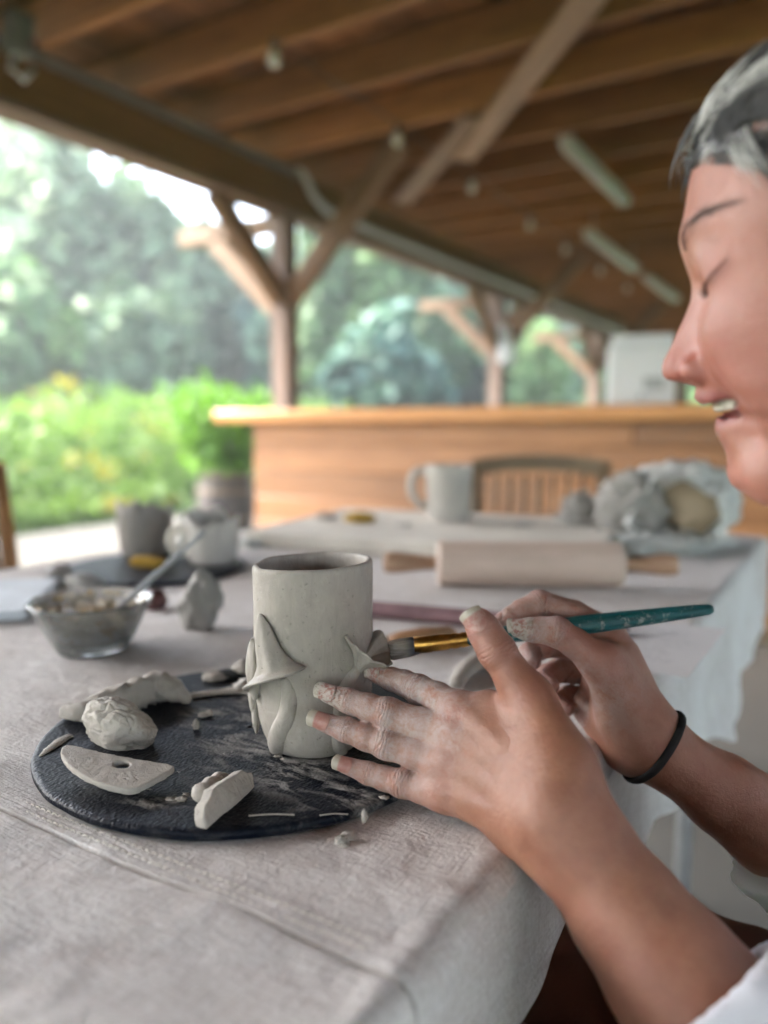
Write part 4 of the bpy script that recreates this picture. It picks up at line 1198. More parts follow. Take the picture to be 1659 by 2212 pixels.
# leaning offcut
a, b = G(447, 1792, BT), G(553, 1704, BT)
n_ = np.cross(b - a, UP * 0.86 + cf * 0.35 - cr * 0.2); n_ /= np.linalg.norm(n_)
if n_ @ (CAM - a) < 0: n_ = -n_
of = plate("clay_offcut", "smooth slab offcut of clay leaning on its edge at the front of the board", "clay",
      [(447, 1791), (441, 1764), (444, 1742), (456, 1722), (463, 1702), (480, 1690), (505, 1676), (524, 1662), (538, 1668), (547, 1667), (550, 1683), (553, 1700), (520, 1731), (482, 1763)],
      None, a, n_, 0.008, M['drycl'], 0.0011, "pieces of clay on the black board", False, 0.0022)
p = spl([(427, 1712), (436, 1722), (447, 1716), (458, 1700), (472, 1690), (494, 1679)], 6)
rad = np.interp(np.linspace(0, 1, len(p)), [0, 0.2, 0.5, 0.8, 1], [0.0030, 0.0062, 0.0058, 0.0052, 0.0030])
w = np.array([G(a_, b_ + 13, BT) for a_, b_ in p]); w[:, 2] += rad * 0.95
v, f = tube_np(w - np.array(of.location), rad, 16)
ctr = np.repeat(w - np.array(of.location), 16, axis=0)
v = ctr + (v - ctr) * (1 + 0.22 * fbm(v * 130, 3, 88))[:, None]
mesh_obj("rolled_edge", v, f, M['drycl'], of)
# ---------------------------------------------------------------- things farther down the table
# glass bowl of slip
gb = G(192, 1410, T); 
gb = gb + cf * 0.012; gb[2] = T + 0.0006
BS = 0.90
bowl = thing("glass_bowl", "small glass bowl with clay slip and pale flakes, a thin handle leaning in it", "bowl", gb)
prof = [(0.001, 0.0), (0.034, 0.0), (0.037, 0.004), (0.045, 0.022), (0.053, 0.042), (0.0605, 0.0555), (0.0615, 0.057), (0.060, 0.0585), (0.0575, 0.0560), (0.049, 0.041), (0.041, 0.022), (0.033, 0.006), (0.001, 0.005)]
v, f = lathe_np(prof, 72, False)
th_ = np.arctan2(v[:, 1], v[:, 0]); fl_ = 1 + 0.018 * np.cos(th_ * 12) * sstep(v[:, 2], 0.004, 0.05)
v[:, :2] *= fl_[:, None]
o = mesh_obj("bowl_wall", v, f, M['glass'], bowl); fix_out(o)
def inner(z): return np.interp(z, [0.006, 0.022, 0.041, 0.056], [0.0325, 0.0402, 0.0482, 0.0565])
prof = [(0.001, 0.0060)] + [(float(inner(z)) - 0.0006, z) for z in np.linspace(0.0066, 0.030, 8)] + [(0.02, 0.031), (0.001, 0.031)]
v, f = lathe_np(prof, 60, False)
v[:, 2] += (v[:, 2] > 0.029) * 0.0025 * fbm(v * 90, 3, 101)
o = mesh_obj("slip", v, f, M['plaster'], bowl); fix_out(o)
cream = mat_plain("cream_flakes", (0.60, 0.54, 0.42), 0.8, 0.2, 60); ochre = mat_plain("ochre_flakes", (0.42, 0.28, 0.12), 0.8, 0.2, 60)
parts = {0: [], 1: []}
for i in range(430):
    z = 0.012 + 0.042 * random.random(); a_ = random.random() * 2 * math.pi; r_ = float(inner(z)) - 0.0016
    if i >= 320:
        z = 0.036 + 0.012 * random.random(); r_ = 0.042 * math.sqrt(random.random())
    c = np.array([r_ * math.cos(a_), r_ * math.sin(a_), z])
    s = 0.0025 + 0.0042 * random.random()
    bm = bmesh.new(); bmesh.ops.create_icosphere(bm, subdivisions=1, radius=1)
    d = np.array([q.co for q in bm.verts]); F = [tuple(q.index for q in w.verts) for w in bm.faces]; bm.free()
    out = np.array([math.cos(a_), math.sin(a_), 0.0])
    k = np.stack([out * 0.0012 if i < 320 else out * s, np.cross(UP, out) * s, UP * s * 0.6])
    parts[0 if random.random() < 0.8 else 1].append((d * (1 + 0.3 * rng.normal(size=(len(d), 1))) @ k + c, F))
for k, mm in ((0, cream), (1, ochre)):
    o = mesh_obj("clay_flakes", *merge(parts[k]), mm, bowl, smooth=False); o["kind"] = "stuff"
bowl.scale = (1.0, 1.0, BS)
hA = gb + cr * 0.020 + np.array([0, 0, 0.036]); hB = P(442, 1148, 0.86)
c0 = (hA + hB) / 2
tag(mesh_obj("tool_handle", *tube_np(np.linspace(hA - c0, hB - c0, 12), np.linspace(0.0036, 0.0026, 12), 12), M['metal']), "thin grey tool handle leaning out of the glass bowl", "tool").location = Vector(c0)

lumpt("clay_chunk", "tall rough chunk of clay with a dark damp underside, right of the glass bowl", "clay", G(430, 1362, T) + cf * 0.008, [cr * 0.024, cf * 0.018, UP * 0.042 + cr * 0.006], M['crumb'], 24, 0.16, 9, None, 4, 2.6)
lumpt("red_ball", "small dark red ball behind the glass bowl", "ball", G(336, 1314, T), [cr * 0.0155, cf * 0.0155, UP * 0.015], M['redball'], 3, 0.05, 0, None, 4)
lumpt("clay_chunk", "dark brown grey clay chunk at the left rim of the far board", "clay", G(128, 1262, T), [cr * 0.021, cf * 0.016, UP * 0.018], M['darkclay'], 27, 0.16, 8, "clay chunks at the far board", 4)
lumpt("clay_chunk", "grey clay chunk lying in front of the far board, behind the glass bowl", "clay", G(182, 1277, T), [cr * 0.026, cf * 0.018, UP * 0.018], M['crumb'], 29, 0.14, 8, "clay chunks at the far board", 4)
# pots on the far board
def pot(name, label, c, r, h, mat, jag, seed, spout=False, handle=0):
    t = thing(name, label, "pot", c)
    prof = [(0.001, 0)] + [(r * q, h * z) for q, z in ((0.80, 0), (0.86, 0.04), (0.93, 0.2), (0.99, 0.5), (1.0, 0.8), (1.02, 0.97), (0.99, 1.0), (0.92, 0.98), (0.90, 0.8), (0.88, 0.4), (0.82, 0.1))] + [(0.001, h * 0.08)]
    v, f = lathe_np(prof, 56, False)
    a_ = np.arctan2(v[:, 1], v[:, 0]); up = sstep(v[:, 2], h * 0.7, h)
    v[:, 2] += up * jag * fbm(np.c_[np.cos(a_) * 2.2, np.sin(a_) * 2.2, a_ * 0 + seed], 3, seed)
    v[:, :2] *= (1 + 0.03 * fbm(v * 30 + seed, 2, seed))[:, None]
    o = mesh_obj("pot_body", v, f, mat, t); fix_out(o)
    return t
p2 = pot("clay_pot", "dark clay pot with a ragged pointed rim on the far board", G(304, 1206, BT) + cf * 0.03, 0.046, 0.088, M['darkclay'], 0.014, 7)
mesh_obj("rim_point", *tube_np([(cr * 0.0 - cf * 0.042 + UP * 0.08), (-cf * 0.042 + UP * 0.094), (-cf * 0.041 + UP * 0.101)], [0.012, 0.008, 0.002], 10), M['darkclay'], p2)
p3 = pot("clay_pot", "pale grey handled clay pot right of the dark pot on the far board", G(452, 1222, BT) + cf * 0.03, 0.043, 0.075, M['clay'], 0.012, 11)
mesh_obj("pot_handle", *tube_np(spl([-cr * 0.040 + UP * 0.055, -cr * 0.062 + UP * 0.054, -cr * 0.070 + UP * 0.035, -cr * 0.058 + UP * 0.017, -cr * 0.038 + UP * 0.018], 6), 0.0065, 10), M['plaster'], p3)
lumpt("sponge", "small yellow sponge lying in front of the dark pot on the far board", "sponge", G(322, 1224, BT), [cr * 0.031, cf * 0.017, UP * 0.0125], M['sponge'], 8, 0.05, 6, "yellow sponges", 4, 3, 8)
lumpt("sponge", "yellow sponge on the plaster board left of the mug with a handle", "sponge", G(778, 1128, T + 0.032), [cr * 0.034, cf * 0.018, UP * 0.014], M['sponge'], 9, 0.05, 6, "yellow sponges", 4, 3, 8)
lumpt("plastic_wrap", "crumpled white plastic wrap between the two far pots", "plastic wrap", G(398, 1196, BT) + cf * 0.05, [cr * 0.026, cf * 0.02, UP * 0.045], M['bag'], 14, 0.3, 8, None, 4, 3)
lumpt("plastic_wrap", "small clear crumpled wrap beside the pale pot and the plaster board", "plastic wrap", G(552, 1176, T) - cf * 0.03, [cr * 0.03, cf * 0.03, UP * 0.012], M['bag'], 17, 0.35, 8, None, 4, 3)

# pale board at the left edge
c = G(2, 1310, T)
bl_ = bm_obj("rounded_board", box_mesh(0.25, 0.21, 0.012, 0.005, 2), M['bluewhite'], None, frame(cr * 0.97 + cf * 0.2, UP, (0, 0, 0)))
bl_.location = Vector(c - cr * 0.075 + np.array([0, 0, 0.0075]))
tag(bl_, "pale blue white board lying at the left edge of the table", "board")

# rolling pin
pa, pb = G(945, 1268, T), G(1345, 1272, T)
pr = 0.0325
ax = (pb - pa) / np.linalg.norm(pb - pa); per = np.cross(UP, ax)
pc = (pa + pb) / 2 + per * 0.012; pc[2] = T + pr + 0.0005
rp = thing("rolling_pin", "pale wooden rolling pin with darker handles lying across the canvas", "rolling pin", pc)
L_ = np.linalg.norm(pb - pa)
rp.matrix_world = frame(ax, UP, pc)
def lx(prof, n=40):
    v, f = lathe_np(prof, n, False); v = v[:, [2, 0, 1]]
    return v, f
hl = L_ / 2
o = mesh_obj("roller", *lx([(0.001, -hl), (pr - 0.003, -hl), (pr, -hl + 0.003)] + [(pr, q) for q in np.linspace(-hl + 0.01, hl - 0.01, 8)] + [(pr, hl - 0.003), (pr - 0.003, hl), (0.001, hl)]), M['pin'], rp); fix_out(o)
for s in (-1, 1):
    prof = [(0.001, hl + 0.002), (0.0100, hl + 0.002), (0.0100, hl + 0.010), (0.0112, hl + 0.024), (0.0138, hl + 0.042), (0.0155, hl + 0.058), (0.0158, hl + 0.070), (0.0140, hl + 0.077), (0.001, hl + 0.079)]
    v, f = lx(prof, 24)
    if s < 0: v = v * [-1, 1, 1]
    o = mesh_obj("handle", v, f, M['pinhandle'], rp); fix_out(o)
# mauve dowel
a_, b_ = G(742, 1310, T + 0.010), G(1215, 1352, T + 0.010)
c0 = (a_ + b_) / 2
tag(mesh_obj("mauve_rod", *tube_np(np.linspace(a_ - c0, b_ - c0, 10), 0.0098, 20), M['mauve'], loc=c0), "dusty mauve painted rod lying behind the mug and the raised fingers", "rod")
# loop tool
tl = thing("loop_tool", "small wooden handled loop tool with a steel ferrule, behind the brush tip", "pottery tool", G(905, 1385, T + 0.010))
pts = rel(tl, [G(838, 1386, T + 0.009), G(868, 1384, T + 0.010), G(925, 1378, T + 0.011), G(978, 1372, T + 0.010)])
mesh_obj("handle", *tube_np(spl(pts, 6), np.interp(np.linspace(0, 1, 19), [0, 0.25, 0.6, 0.95, 1], [0.006, 0.0095, 0.0115, 0.0100, 0.0075]), 16), M['toolwood'], tl)
d_ = (pts[0] - pts[-1]); d_ /= np.linalg.norm(d_)
mesh_obj("ferrule", *tube_np([pts[0] - d_ * 0.002, pts[0] + d_ * 0.012], [0.0065, 0.0050], 16), M['steel'], tl)
lp = [pts[0] + d_ * (0.012 + 0.016 * math.sin(t)) + np.cross(UP, d_) * 0.012 * math.cos(t) * (0.4 + 0.6 * math.sin(t)) for t in np.linspace(0, math.pi, 12)]
mesh_obj("wire_loop", *tube_np(lp, 0.0012, 8), M['steel'], tl)
# curved clay coil behind the hand
strip("clay_coil", "curved beige coil of clay on the canvas behind the near hand", [(985, 1488), (1005, 1462), (1035, 1446), (1075, 1440), (1110, 1447)], [0.006, 0.009, 0.010, 0.010, 0.008], 0.0, M['drycl'], 0.8, 99, base=T, amp=0.08, group=None)
# sheet of paper with faded lines
pw, ph = 0.135, 0.20
pn = thing("paper_sheet", "sheet of paper with faded lines of text lying on the canvas under the brush end", "paper", G(1385, 1385, T + 0.0014), (0, 0, R(-2)))
o = bm_obj("sheet", box_mesh(pw, ph, 0.0004), M['paper'], pn)
parts = []
y_ = ph / 2 - 0.03
while y_ > -ph / 2 + 0.02:
    x_ = -pw / 2 + 0.018; end = pw / 2 - 0.02 - 0.05 * random.random()
    while x_ < end:
        w_ = 0.004 + 0.010 * random.random()
        parts.append((np.array([(x_, y_, 0.00032), (x_ + w_, y_, 0.00032), (x_ + w_, y_ + 0.0022, 0.00032), (x_, y_ + 0.0022, 0.00032)]), [(0, 1, 2, 3)]))
        x_ += w_ + 0.003
    y_ -= 0.0075
o = mesh_obj("text_lines", *merge(parts), M['ink'], pn, smooth=False); o["kind"] = "stuff"
lumpt("clay_chunk", "small dark mauve pebble of clay on the paper under the brush handle", "clay", G(1335, 1368, T + 0.002), [cr * 0.013, cf * 0.008, UP * 0.008], M['mauve'], 37, 0.1, 6, None, 3)

# plaster board with the handled mug
q = [G(520, 1182, T), G(1262, 1228, T), G(1240, 1138, T), G(640, 1118, T)]
yy0, yy1 = 1.135, 1.60
pbd = bm_obj("plaster_board", box_mesh(0.66, 0.46, 0.030, 0.006, 2), M['plaster'], None, None)
pbd.location = (-0.70, 1.385, T + 0.0158); pbd.rotation_euler = (0, 0, R(9))
tag(pbd, "thick pale plaster board carrying the handled mug and the sponge", "board")
PB = T + 0.0315
m2c = G(972, 1128, PB) + cf * 0.035
hm = thing("clay_mug", "plain grey clay mug with a big loop handle on the plaster board", "mug", m2c)
r_, h_ = 0.049, 0.117
prof = [(0.001, 0)] + [(r_ * a, h_ * b) for a, b in ((0.86, 0), (0.90, 0.03), (0.93, 0.3), (0.95, 0.6), (1.0, 0.85), (1.04, 0.985), (1.02, 1.0), (0.97, 0.99), (0.9, 0.8), (0.86, 0.3), (0.82, 0.08))] + [(0.001, h_ * 0.06)]
v, f = lathe_np(prof, 64, False)
o = mesh_obj("mug_body", v, f, M['clay'], hm); fix_out(o)
hp = spl([-cr * 0.044 + UP * 0.100, -cr * 0.066 + UP * 0.105, -cr * 0.078 + UP * 0.088, -cr * 0.078 + UP * 0.060, -cr * 0.066 + UP * 0.038, -cr * 0.043 + UP * 0.027], 7)
mesh_obj("mug_handle", *tube_np(hp, 0.0085, 12), M['clay'], hm)
for k, (px, py, s, lab) in enumerate(((1130, 1136, 0.012, "small grey clay bit on the plaster board right of the handled mug"), (870, 1135, 0.010, "flat clay bit on the plaster board by the mug's handle"), (700, 1120, 0.018, "pale smear of clay at the left of the plaster board"))):
    lumpt("clay_scrap", lab, "clay", G(px, py, PB), [cr * s * 1.5, cf * s, UP * s * 0.45], M['clay'], 70 + k, 0.2, 7, None, 3)
lumpt("clay_chunk", "round crumbly grey clay chunk between the handled mug and the plastic bag", "clay", G(1258, 1168, T) + cf * 0.03, [cr * 0.050, cf * 0.04, UP * 0.056], M['crumb'], 51, 0.20, 12, "clay by the plastic bag", 5, 4.2, 14.0, 0.16)
lumpt("clay_chunk", "dark damp clay chunk touching the round crumbly one", "clay", G(1322, 1150, T) + cf * 0.06, [cr * 0.036, cf * 0.03, UP * 0.046], M['darkclay'], 53, 0.14, 9, "clay by the plastic bag", 4)
lumpt("clay_chunk", "large crumbly block of clay in front of the open plastic bag", "clay", G(1408, 1182, T + 0.012) + cf * 0.12, [cr * 0.076, cf * 0.06, UP * 0.080], M['crumb'], 57, 0.20, 13, "clay by the plastic bag", 5, 4.0, 14.0, 0.18)
# open plastic bag
bgp = G(1532, 1200, T) + cf * 0.13
bag = thing("plastic_bag", "open crumpled white plastic bag with beige clay inside, at the far right of the table", "bag", bgp, (0, 0, R(-24)))
nu, nv = 34, 64
V = []
for i in range(nu):
    t = i / (nu - 1)
    for j in range(nv):
        a_ = 2 * math.pi * j / nv
        rx = np.interp(t, [0, 0.1, 0.3, 0.6, 0.85, 1.0], [0.02, 0.085, 0.104, 0.096, 0.086, 0.078]); 
        rz = rx * 0.78
        yy = -0.085 + 0.19 * (1 - t)
        V.append((rx * math.cos(a_), yy, rz * math.sin(a_) + rz * 0.92 + 0.012))
V = np.array(V)
cr_n = fbm(V * 26, 4, 111, 0.6)
V += (V - [0, 0, 0.07]) * (0.16 * cr_n[:, None]) + 0.006 * np.stack([vnoise(V * 60, 3), vnoise(V * 60, 4), vnoise(V * 60, 5)], 1)
V[:, 2] = np.maximum(V[:, 2], 0.001)
Vw = V[:, [0]] * cr + V[:, [1]] * cf + V[:, [2]] * UP
mesh_obj("bag_skin", Vw, grid_faces(nu, nv, True), M['bag'], bag)
blob("clay_block", cr * 0.012 + cf * 0.015 + UP * 0.066, [cr * 0.066, cf * 0.06, UP * 0.058], mat_clay("beige_clay", (0.42, 0.33, 0.22)), bag, 58, 0.06, 4, 7)
lumpt("plastic_wrap", "loose crumpled tail of the plastic bag lying under its mouth", "plastic wrap", G(1450, 1196, T) + cf * 0.06, [cr * 0.125, cf * 0.10, UP * 0.019], M['bag'], 19, 0.35, 9, None, 5, 3.4)
# ---------------------------------------------------------------- paintbrush
bA, bB = P(836, 1402, 0.540), P(1541, 1315, 0.556)
bx = (bB - bA); BL = np.linalg.norm(bx); bx /= BL
pb_ = thing("paint_brush", "teal handled paint brush with a brass ferrule touching the mug's open flower", "paint brush", bA)
pb_.matrix_world = frame(bx, UP, bA)
def s2(px): return BL * (px - 836) / (1541 - 836)
o = mesh_obj("handle", *lx([(0.001, s2(1003)), (0.0046, s2(1003)), (0.0050, s2(1030)), (0.0061, s2(1090)), (0.0067, s2(1170)), (0.0069, s2(1270)), (0.0064, s2(1340)), (0.0054, s2(1430)), (0.0044, s2(1510)), (0.0040, s2(1530)), (0.0030, s2(1538)), (0.001, s2(1541))], 28), M['teal'], pb_); fix_out(o)
prof = [(0.0047, s2(1012)), (0.0053, s2(1004)), (0.0055, s2(995)), (0.0050, s2(990)), (0.0056, s2(983)), (0.0056, s2(975)), (0.0051, s2(970)), (0.0057, s2(962)), (0.0059, s2(930)), (0.0062, s2(893)), (0.0058, s2(892)), (0.0054, s2(930)), (0.004, s2(1000))]
v, f = lx(prof, 30); v[:, 1] *= 0.85
o = mesh_obj("ferrule", v, f, M['gold'], pb_); fix_out(o)
V = []; n = 40; rows = 16
for i in range(rows):
    t = i / (rows - 1); x_ = s2(905) * (1 - t) + 0.0005 * t
    hz = np.interp(t, [0, 0.3, 0.8, 1], [0.0056, 0.0066, 0.0070, 0.0060]); hy = np.interp(t, [0, 0.4, 0.85, 1], [0.0046, 0.0046, 0.0034, 0.0012])
    for j in range(n):
        a_ = 2 * math.pi * j / n; ca, sa = math.cos(a_), math.sin(a_)
        e = 0.75
        rag = 0.0016 * vnoise(np.array([[j * 0.9, 3.0, 1.0]]), 5)[0] * t ** 6
        V.append((x_ + rag, hy * math.copysign(abs(ca) ** e, ca) * (1 + 0.05 * math.sin(j * 3.1)), hz * math.copysign(abs(sa) ** e, sa) * (1 + 0.04 * math.sin(j * 2.3 + 1)) - 0.0016 * t))
F = grid_faces(rows, n, True) + [tuple(range((rows - 1) * n, rows * n))]
V = np.array(V)
o = mesh_obj("bristles", V, F, M['bristle'], pb_, attrs={"far": sstep(V[:, 0], s2(868), s2(893)) * 0.95}); fix_out(o)

# ---------------------------------------------------------------- the person
def D3(t): return P(t[0], t[1], t[2])
mm = 0.001
# --- left hand (near one, spread on the mug)
LH = {  # image position, distance and radius of each joint: knuckle, mid, middle joint, mid, end joint, tip
    'index':  [(990, 1537, .470, 11.2), (945, 1507, .486, 10.1), (903, 1489, .499, 9.6), (873, 1475, .511, 8.7), (846, 1467, .521, 8.0), (813, 1458, .531, 6.2)],
    'middle': [(984, 1588, .464, 11.2), (910, 1564, .477, 10.2), (838, 1541, .488, 9.9), (795, 1527, .495, 8.7), (753, 1514, .502, 8.0), (706, 1497, .509, 6.3)],
    'ring':   [(966, 1652, .460, 10.8), (900, 1628, .472, 9.9), (835, 1607, .483, 9.5), (790, 1592, .490, 8.5), (748, 1577, .497, 7.8), (694, 1558, .504, 6.2)],
    'little': [(958, 1714, .456, 9.8), (912, 1704, .466, 8.9), (868, 1692, .475, 8.4), (830, 1681, .482, 7.6), (795, 1670, .488, 7.0), (744, 1652, .494, 5.5)],
    'thumb':  [(1146, 1508, .437, 12.0), (1106, 1456, .441, 10.6), (1074, 1408, .444, 10.6), (1055, 1378, .446, 9.8), (1042, 1356, .447, 9.2), (1031, 1341, .448, 8.0)],
}
for f_, J in LH.items():                          # the fingers reach to the mug's wall
    if f_ != 'thumb':
        LH[f_] = [(a_, b_, d_ - (0.008 + 0.0155 * q_ / 5 - (0.006 if f_ == 'index' else 0) * q_ / 5), r_ * (0.925 if q_ else 0.97)) for q_, (a_, b_, d_, r_) in enumerate(J)]
LM = {'index': (1188, 1690, .412), 'middle': (1188, 1722, .412), 'ring': (1182, 1752, .412), 'little': (1165, 1782, .414), 'thumb': (1214, 1640, .413)}
LW = [(1212, 1762, .408, 25.0), (1262, 1838, .402, 26.0), (1352, 1968, .390, 29.5), (1455, 2105, .374, 34), (1560, 2245, .358, 40)]
# --- right hand (far one, holding the brush)
RH = {
    'index':  [(1312, 1368, .566, 12.0), (1240, 1328, .567, 10.4), (1166, 1304, .566, 9.8), (1128, 1320, .563, 8.4), (1102, 1334, .561, 7.4), (1082, 1348, .559, 6.0)],
    'middle': [(1330, 1412, .584, 11.5), (1255, 1400, .594, 10.2), (1190, 1392, .594, 9.6), (1160, 1402, .586, 8.6), (1142, 1412, .579, 8.0), (1150, 1428, .570, 6.8)],
    'ring':   [(1340, 1458, .588, 11.0), (1270, 1452, .599, 9.8), (1208, 1448, .600, 9.2), (1180, 1459, .591, 8.3), (1172, 1470, .582, 7.6), (1190, 1481, .573, 6.5)],
    'little': [(1345, 1505, .588, 10.0), (1285, 1505, .597, 8.8), (1228, 1505, .597, 8.2), (1206, 1516, .588, 7.4), (1204, 1525, .581, 7.0), (1222, 1532, .574, 6.0)],
    'thumb':  [(1296, 1432, .541, 12.2), (1246, 1392, .541, 10.4), (1203, 1365, .541, 10.3), (1170, 1361, .542, 9.0), (1144, 1360, .542, 8.2), (1116, 1358, .543, 6.4)],
}
RM = {'index': (1400, 1575, .550), 'middle': (1392, 1592, .556), 'ring': (1380, 1607, .560), 'little': (1362, 1622, .561), 'thumb': (1372, 1560, .545)}
RW = [(1413, 1609, .549, 21.5), (1470, 1652, .549, 23.0), (1560, 1714, .551, 28.5), (1660, 1785, .555, 33), (1770, 1865, .560, 37)]
def W(t): return D3(t), t[3] * mm
def hand_sdf(H, Mt, Wr, extra=(), kf=0.008):
    g = Groups()
    pal = []
    for f_ in ('index', 'middle', 'ring', 'little'):
        k_, r_ = W(H[f_][0]); b_ = D3(Mt[f_])
        pal.append((b_, k_, 0.0135, r_ * 0.98))
    for e in extra: pal.append(e)
    k_, r_ = W(H['thumb'][0]); pal.append((D3(Mt['thumb']), k_, 0.0160, r_))
    g.add(pal, 0.013, 0.01)
    arm = [(*[W(Wr[i])[0] for i in (j, j + 1)], W(Wr[j])[1], W(Wr[j + 1])[1]) for j, i in ((q, 0) for q in range(len(Wr) - 1))] if False else []
    for j in range(len(Wr) - 1):
        a_, ra = W(Wr[j]); b_, rb = W(Wr[j + 1]); arm.append((a_, b_, ra, rb))
    g.add(arm, 0.004, 0.022)
    for f_ in ('thumb', 'index', 'middle', 'ring', 'little'):
        pr_ = []
        J = H[f_]
        for j in range(len(J) - 1):
            a_, ra = W(J[j]); b_, rb = W(J[j + 1]); pr_.append((a_, b_, ra, rb))
        g.add(pr_, 0.003, kf if f_ != 'thumb' else 0.010, True)
    return g
# palm padding, thumb web, tendons, knuckle heads
Lx = [(D3((1020, 1590, .468)), D3((1150, 1690, .428)), .012, .014), (D3((1000, 1670, .463)), D3((1130, 1770, .424)), .0115, .014),
      (D3((1060, 1530, .455)), D3((1180, 1640, .420)), .011, .015), (D3((1120, 1790, .425)), D3((1215, 1800, .41)), .012, .020)]
Rx = [(D3((1340, 1420, .566)), D3((1395, 1560, .553)), .013, .016), (D3((1330, 1470, .572)), D3((1380, 1590, .558)), .0135, .016),
      (D3((1275, 1530, .580)), D3((1340, 1600, .565)), .0135, .0165), (D3((1318, 1430, .549)), D3((1345, 1540, .549)), .0125, .0190), (D3((1300, 1480, .577)), D3((1340, 1560, .570)), .014, .016)]
def tocam(p): d = CAM - p; return d / np.linalg.norm(d)
def with_detail(g, H, side):
    if side == 'L':
        ten = []
        for f_, r_ in (('index', .0030), ('middle', .0032), ('ring', .0030), ('little', .0026)):
            k_, kr = W(H[f_][0]); n_ = tocam(k_) * 0.9 + UP * 0.35; n_ /= np.linalg.norm(n_)
            b_ = D3(LM[f_]); n2 = tocam(b_)
            ten.append(([(k_ + n_ * (kr - 0.0060), k_ + n_ * (kr - 0.0059), 0.0070, 0.0070)], 0.002, 0.006))
            ten.append(([(k_ + n_ * (kr - .0022), k_ * .45 + b_ * .55 + n2 * 0.0120, r_, r_ * 0.8)], 0.002, 0.006))
        for t_ in ten: g.add(*t_)
        for a_, b_ in (((1040, 1680, .4465), (1105, 1700, .4245)), ((1105, 1700, .4245), (1150, 1745, .4085)), ((1060, 1745, .4335), (1135, 1752, .4115))):
            g.add([(D3(a_), D3(b_), .0016, .0016)], 0.001, 0.004)
    for f_ in ('index', 'middle', 'ring', 'little', 'thumb'):
        J = H[f_]; p, r_ = W(J[2])
        if side == 'L' or f_ == 'thumb':
            g.add([(p + tocam(p) * 0.0022, p + tocam(p) * 0.0022, r_ * 0.93, r_ * 0.93)], .001, 0.004)
    return g
gL = with_detail(hand_sdf(LH, LM, LW, Lx), LH, 'L')
gR = with_detail(hand_sdf(RH, RM, RW, Rx, 0.005), RH, 'R')
def bounds(H, Wr, n=3):
    p = np.array([D3(q) for f_ in H.values() for q in f_] + [D3(q) for q in Wr])
    return p.min(0) - 0.05, p.max(0) + 0.05
def seg_coord(p, J):
    """distance to the finger's chain and position along it in metres"""
    best = np.full(len(p), 9.0); s = np.zeros(len(p)); acc = 0
    for j in range(len(J) - 1):
        a_, b_ = D3(J[j]), D3(J[j + 1]); ab = b_ - a_; L_ = np.linalg.norm(ab)
        t = np.clip(((p - a_) @ ab) / (L_ * L_), 0, 1); d = np.linalg.norm(p - a_ - t[:, None] * ab, axis=1)
        m = d < best; best[m] = d[m]; s[m] = acc + t[m] * L_; acc += L_
    return best, s, acc
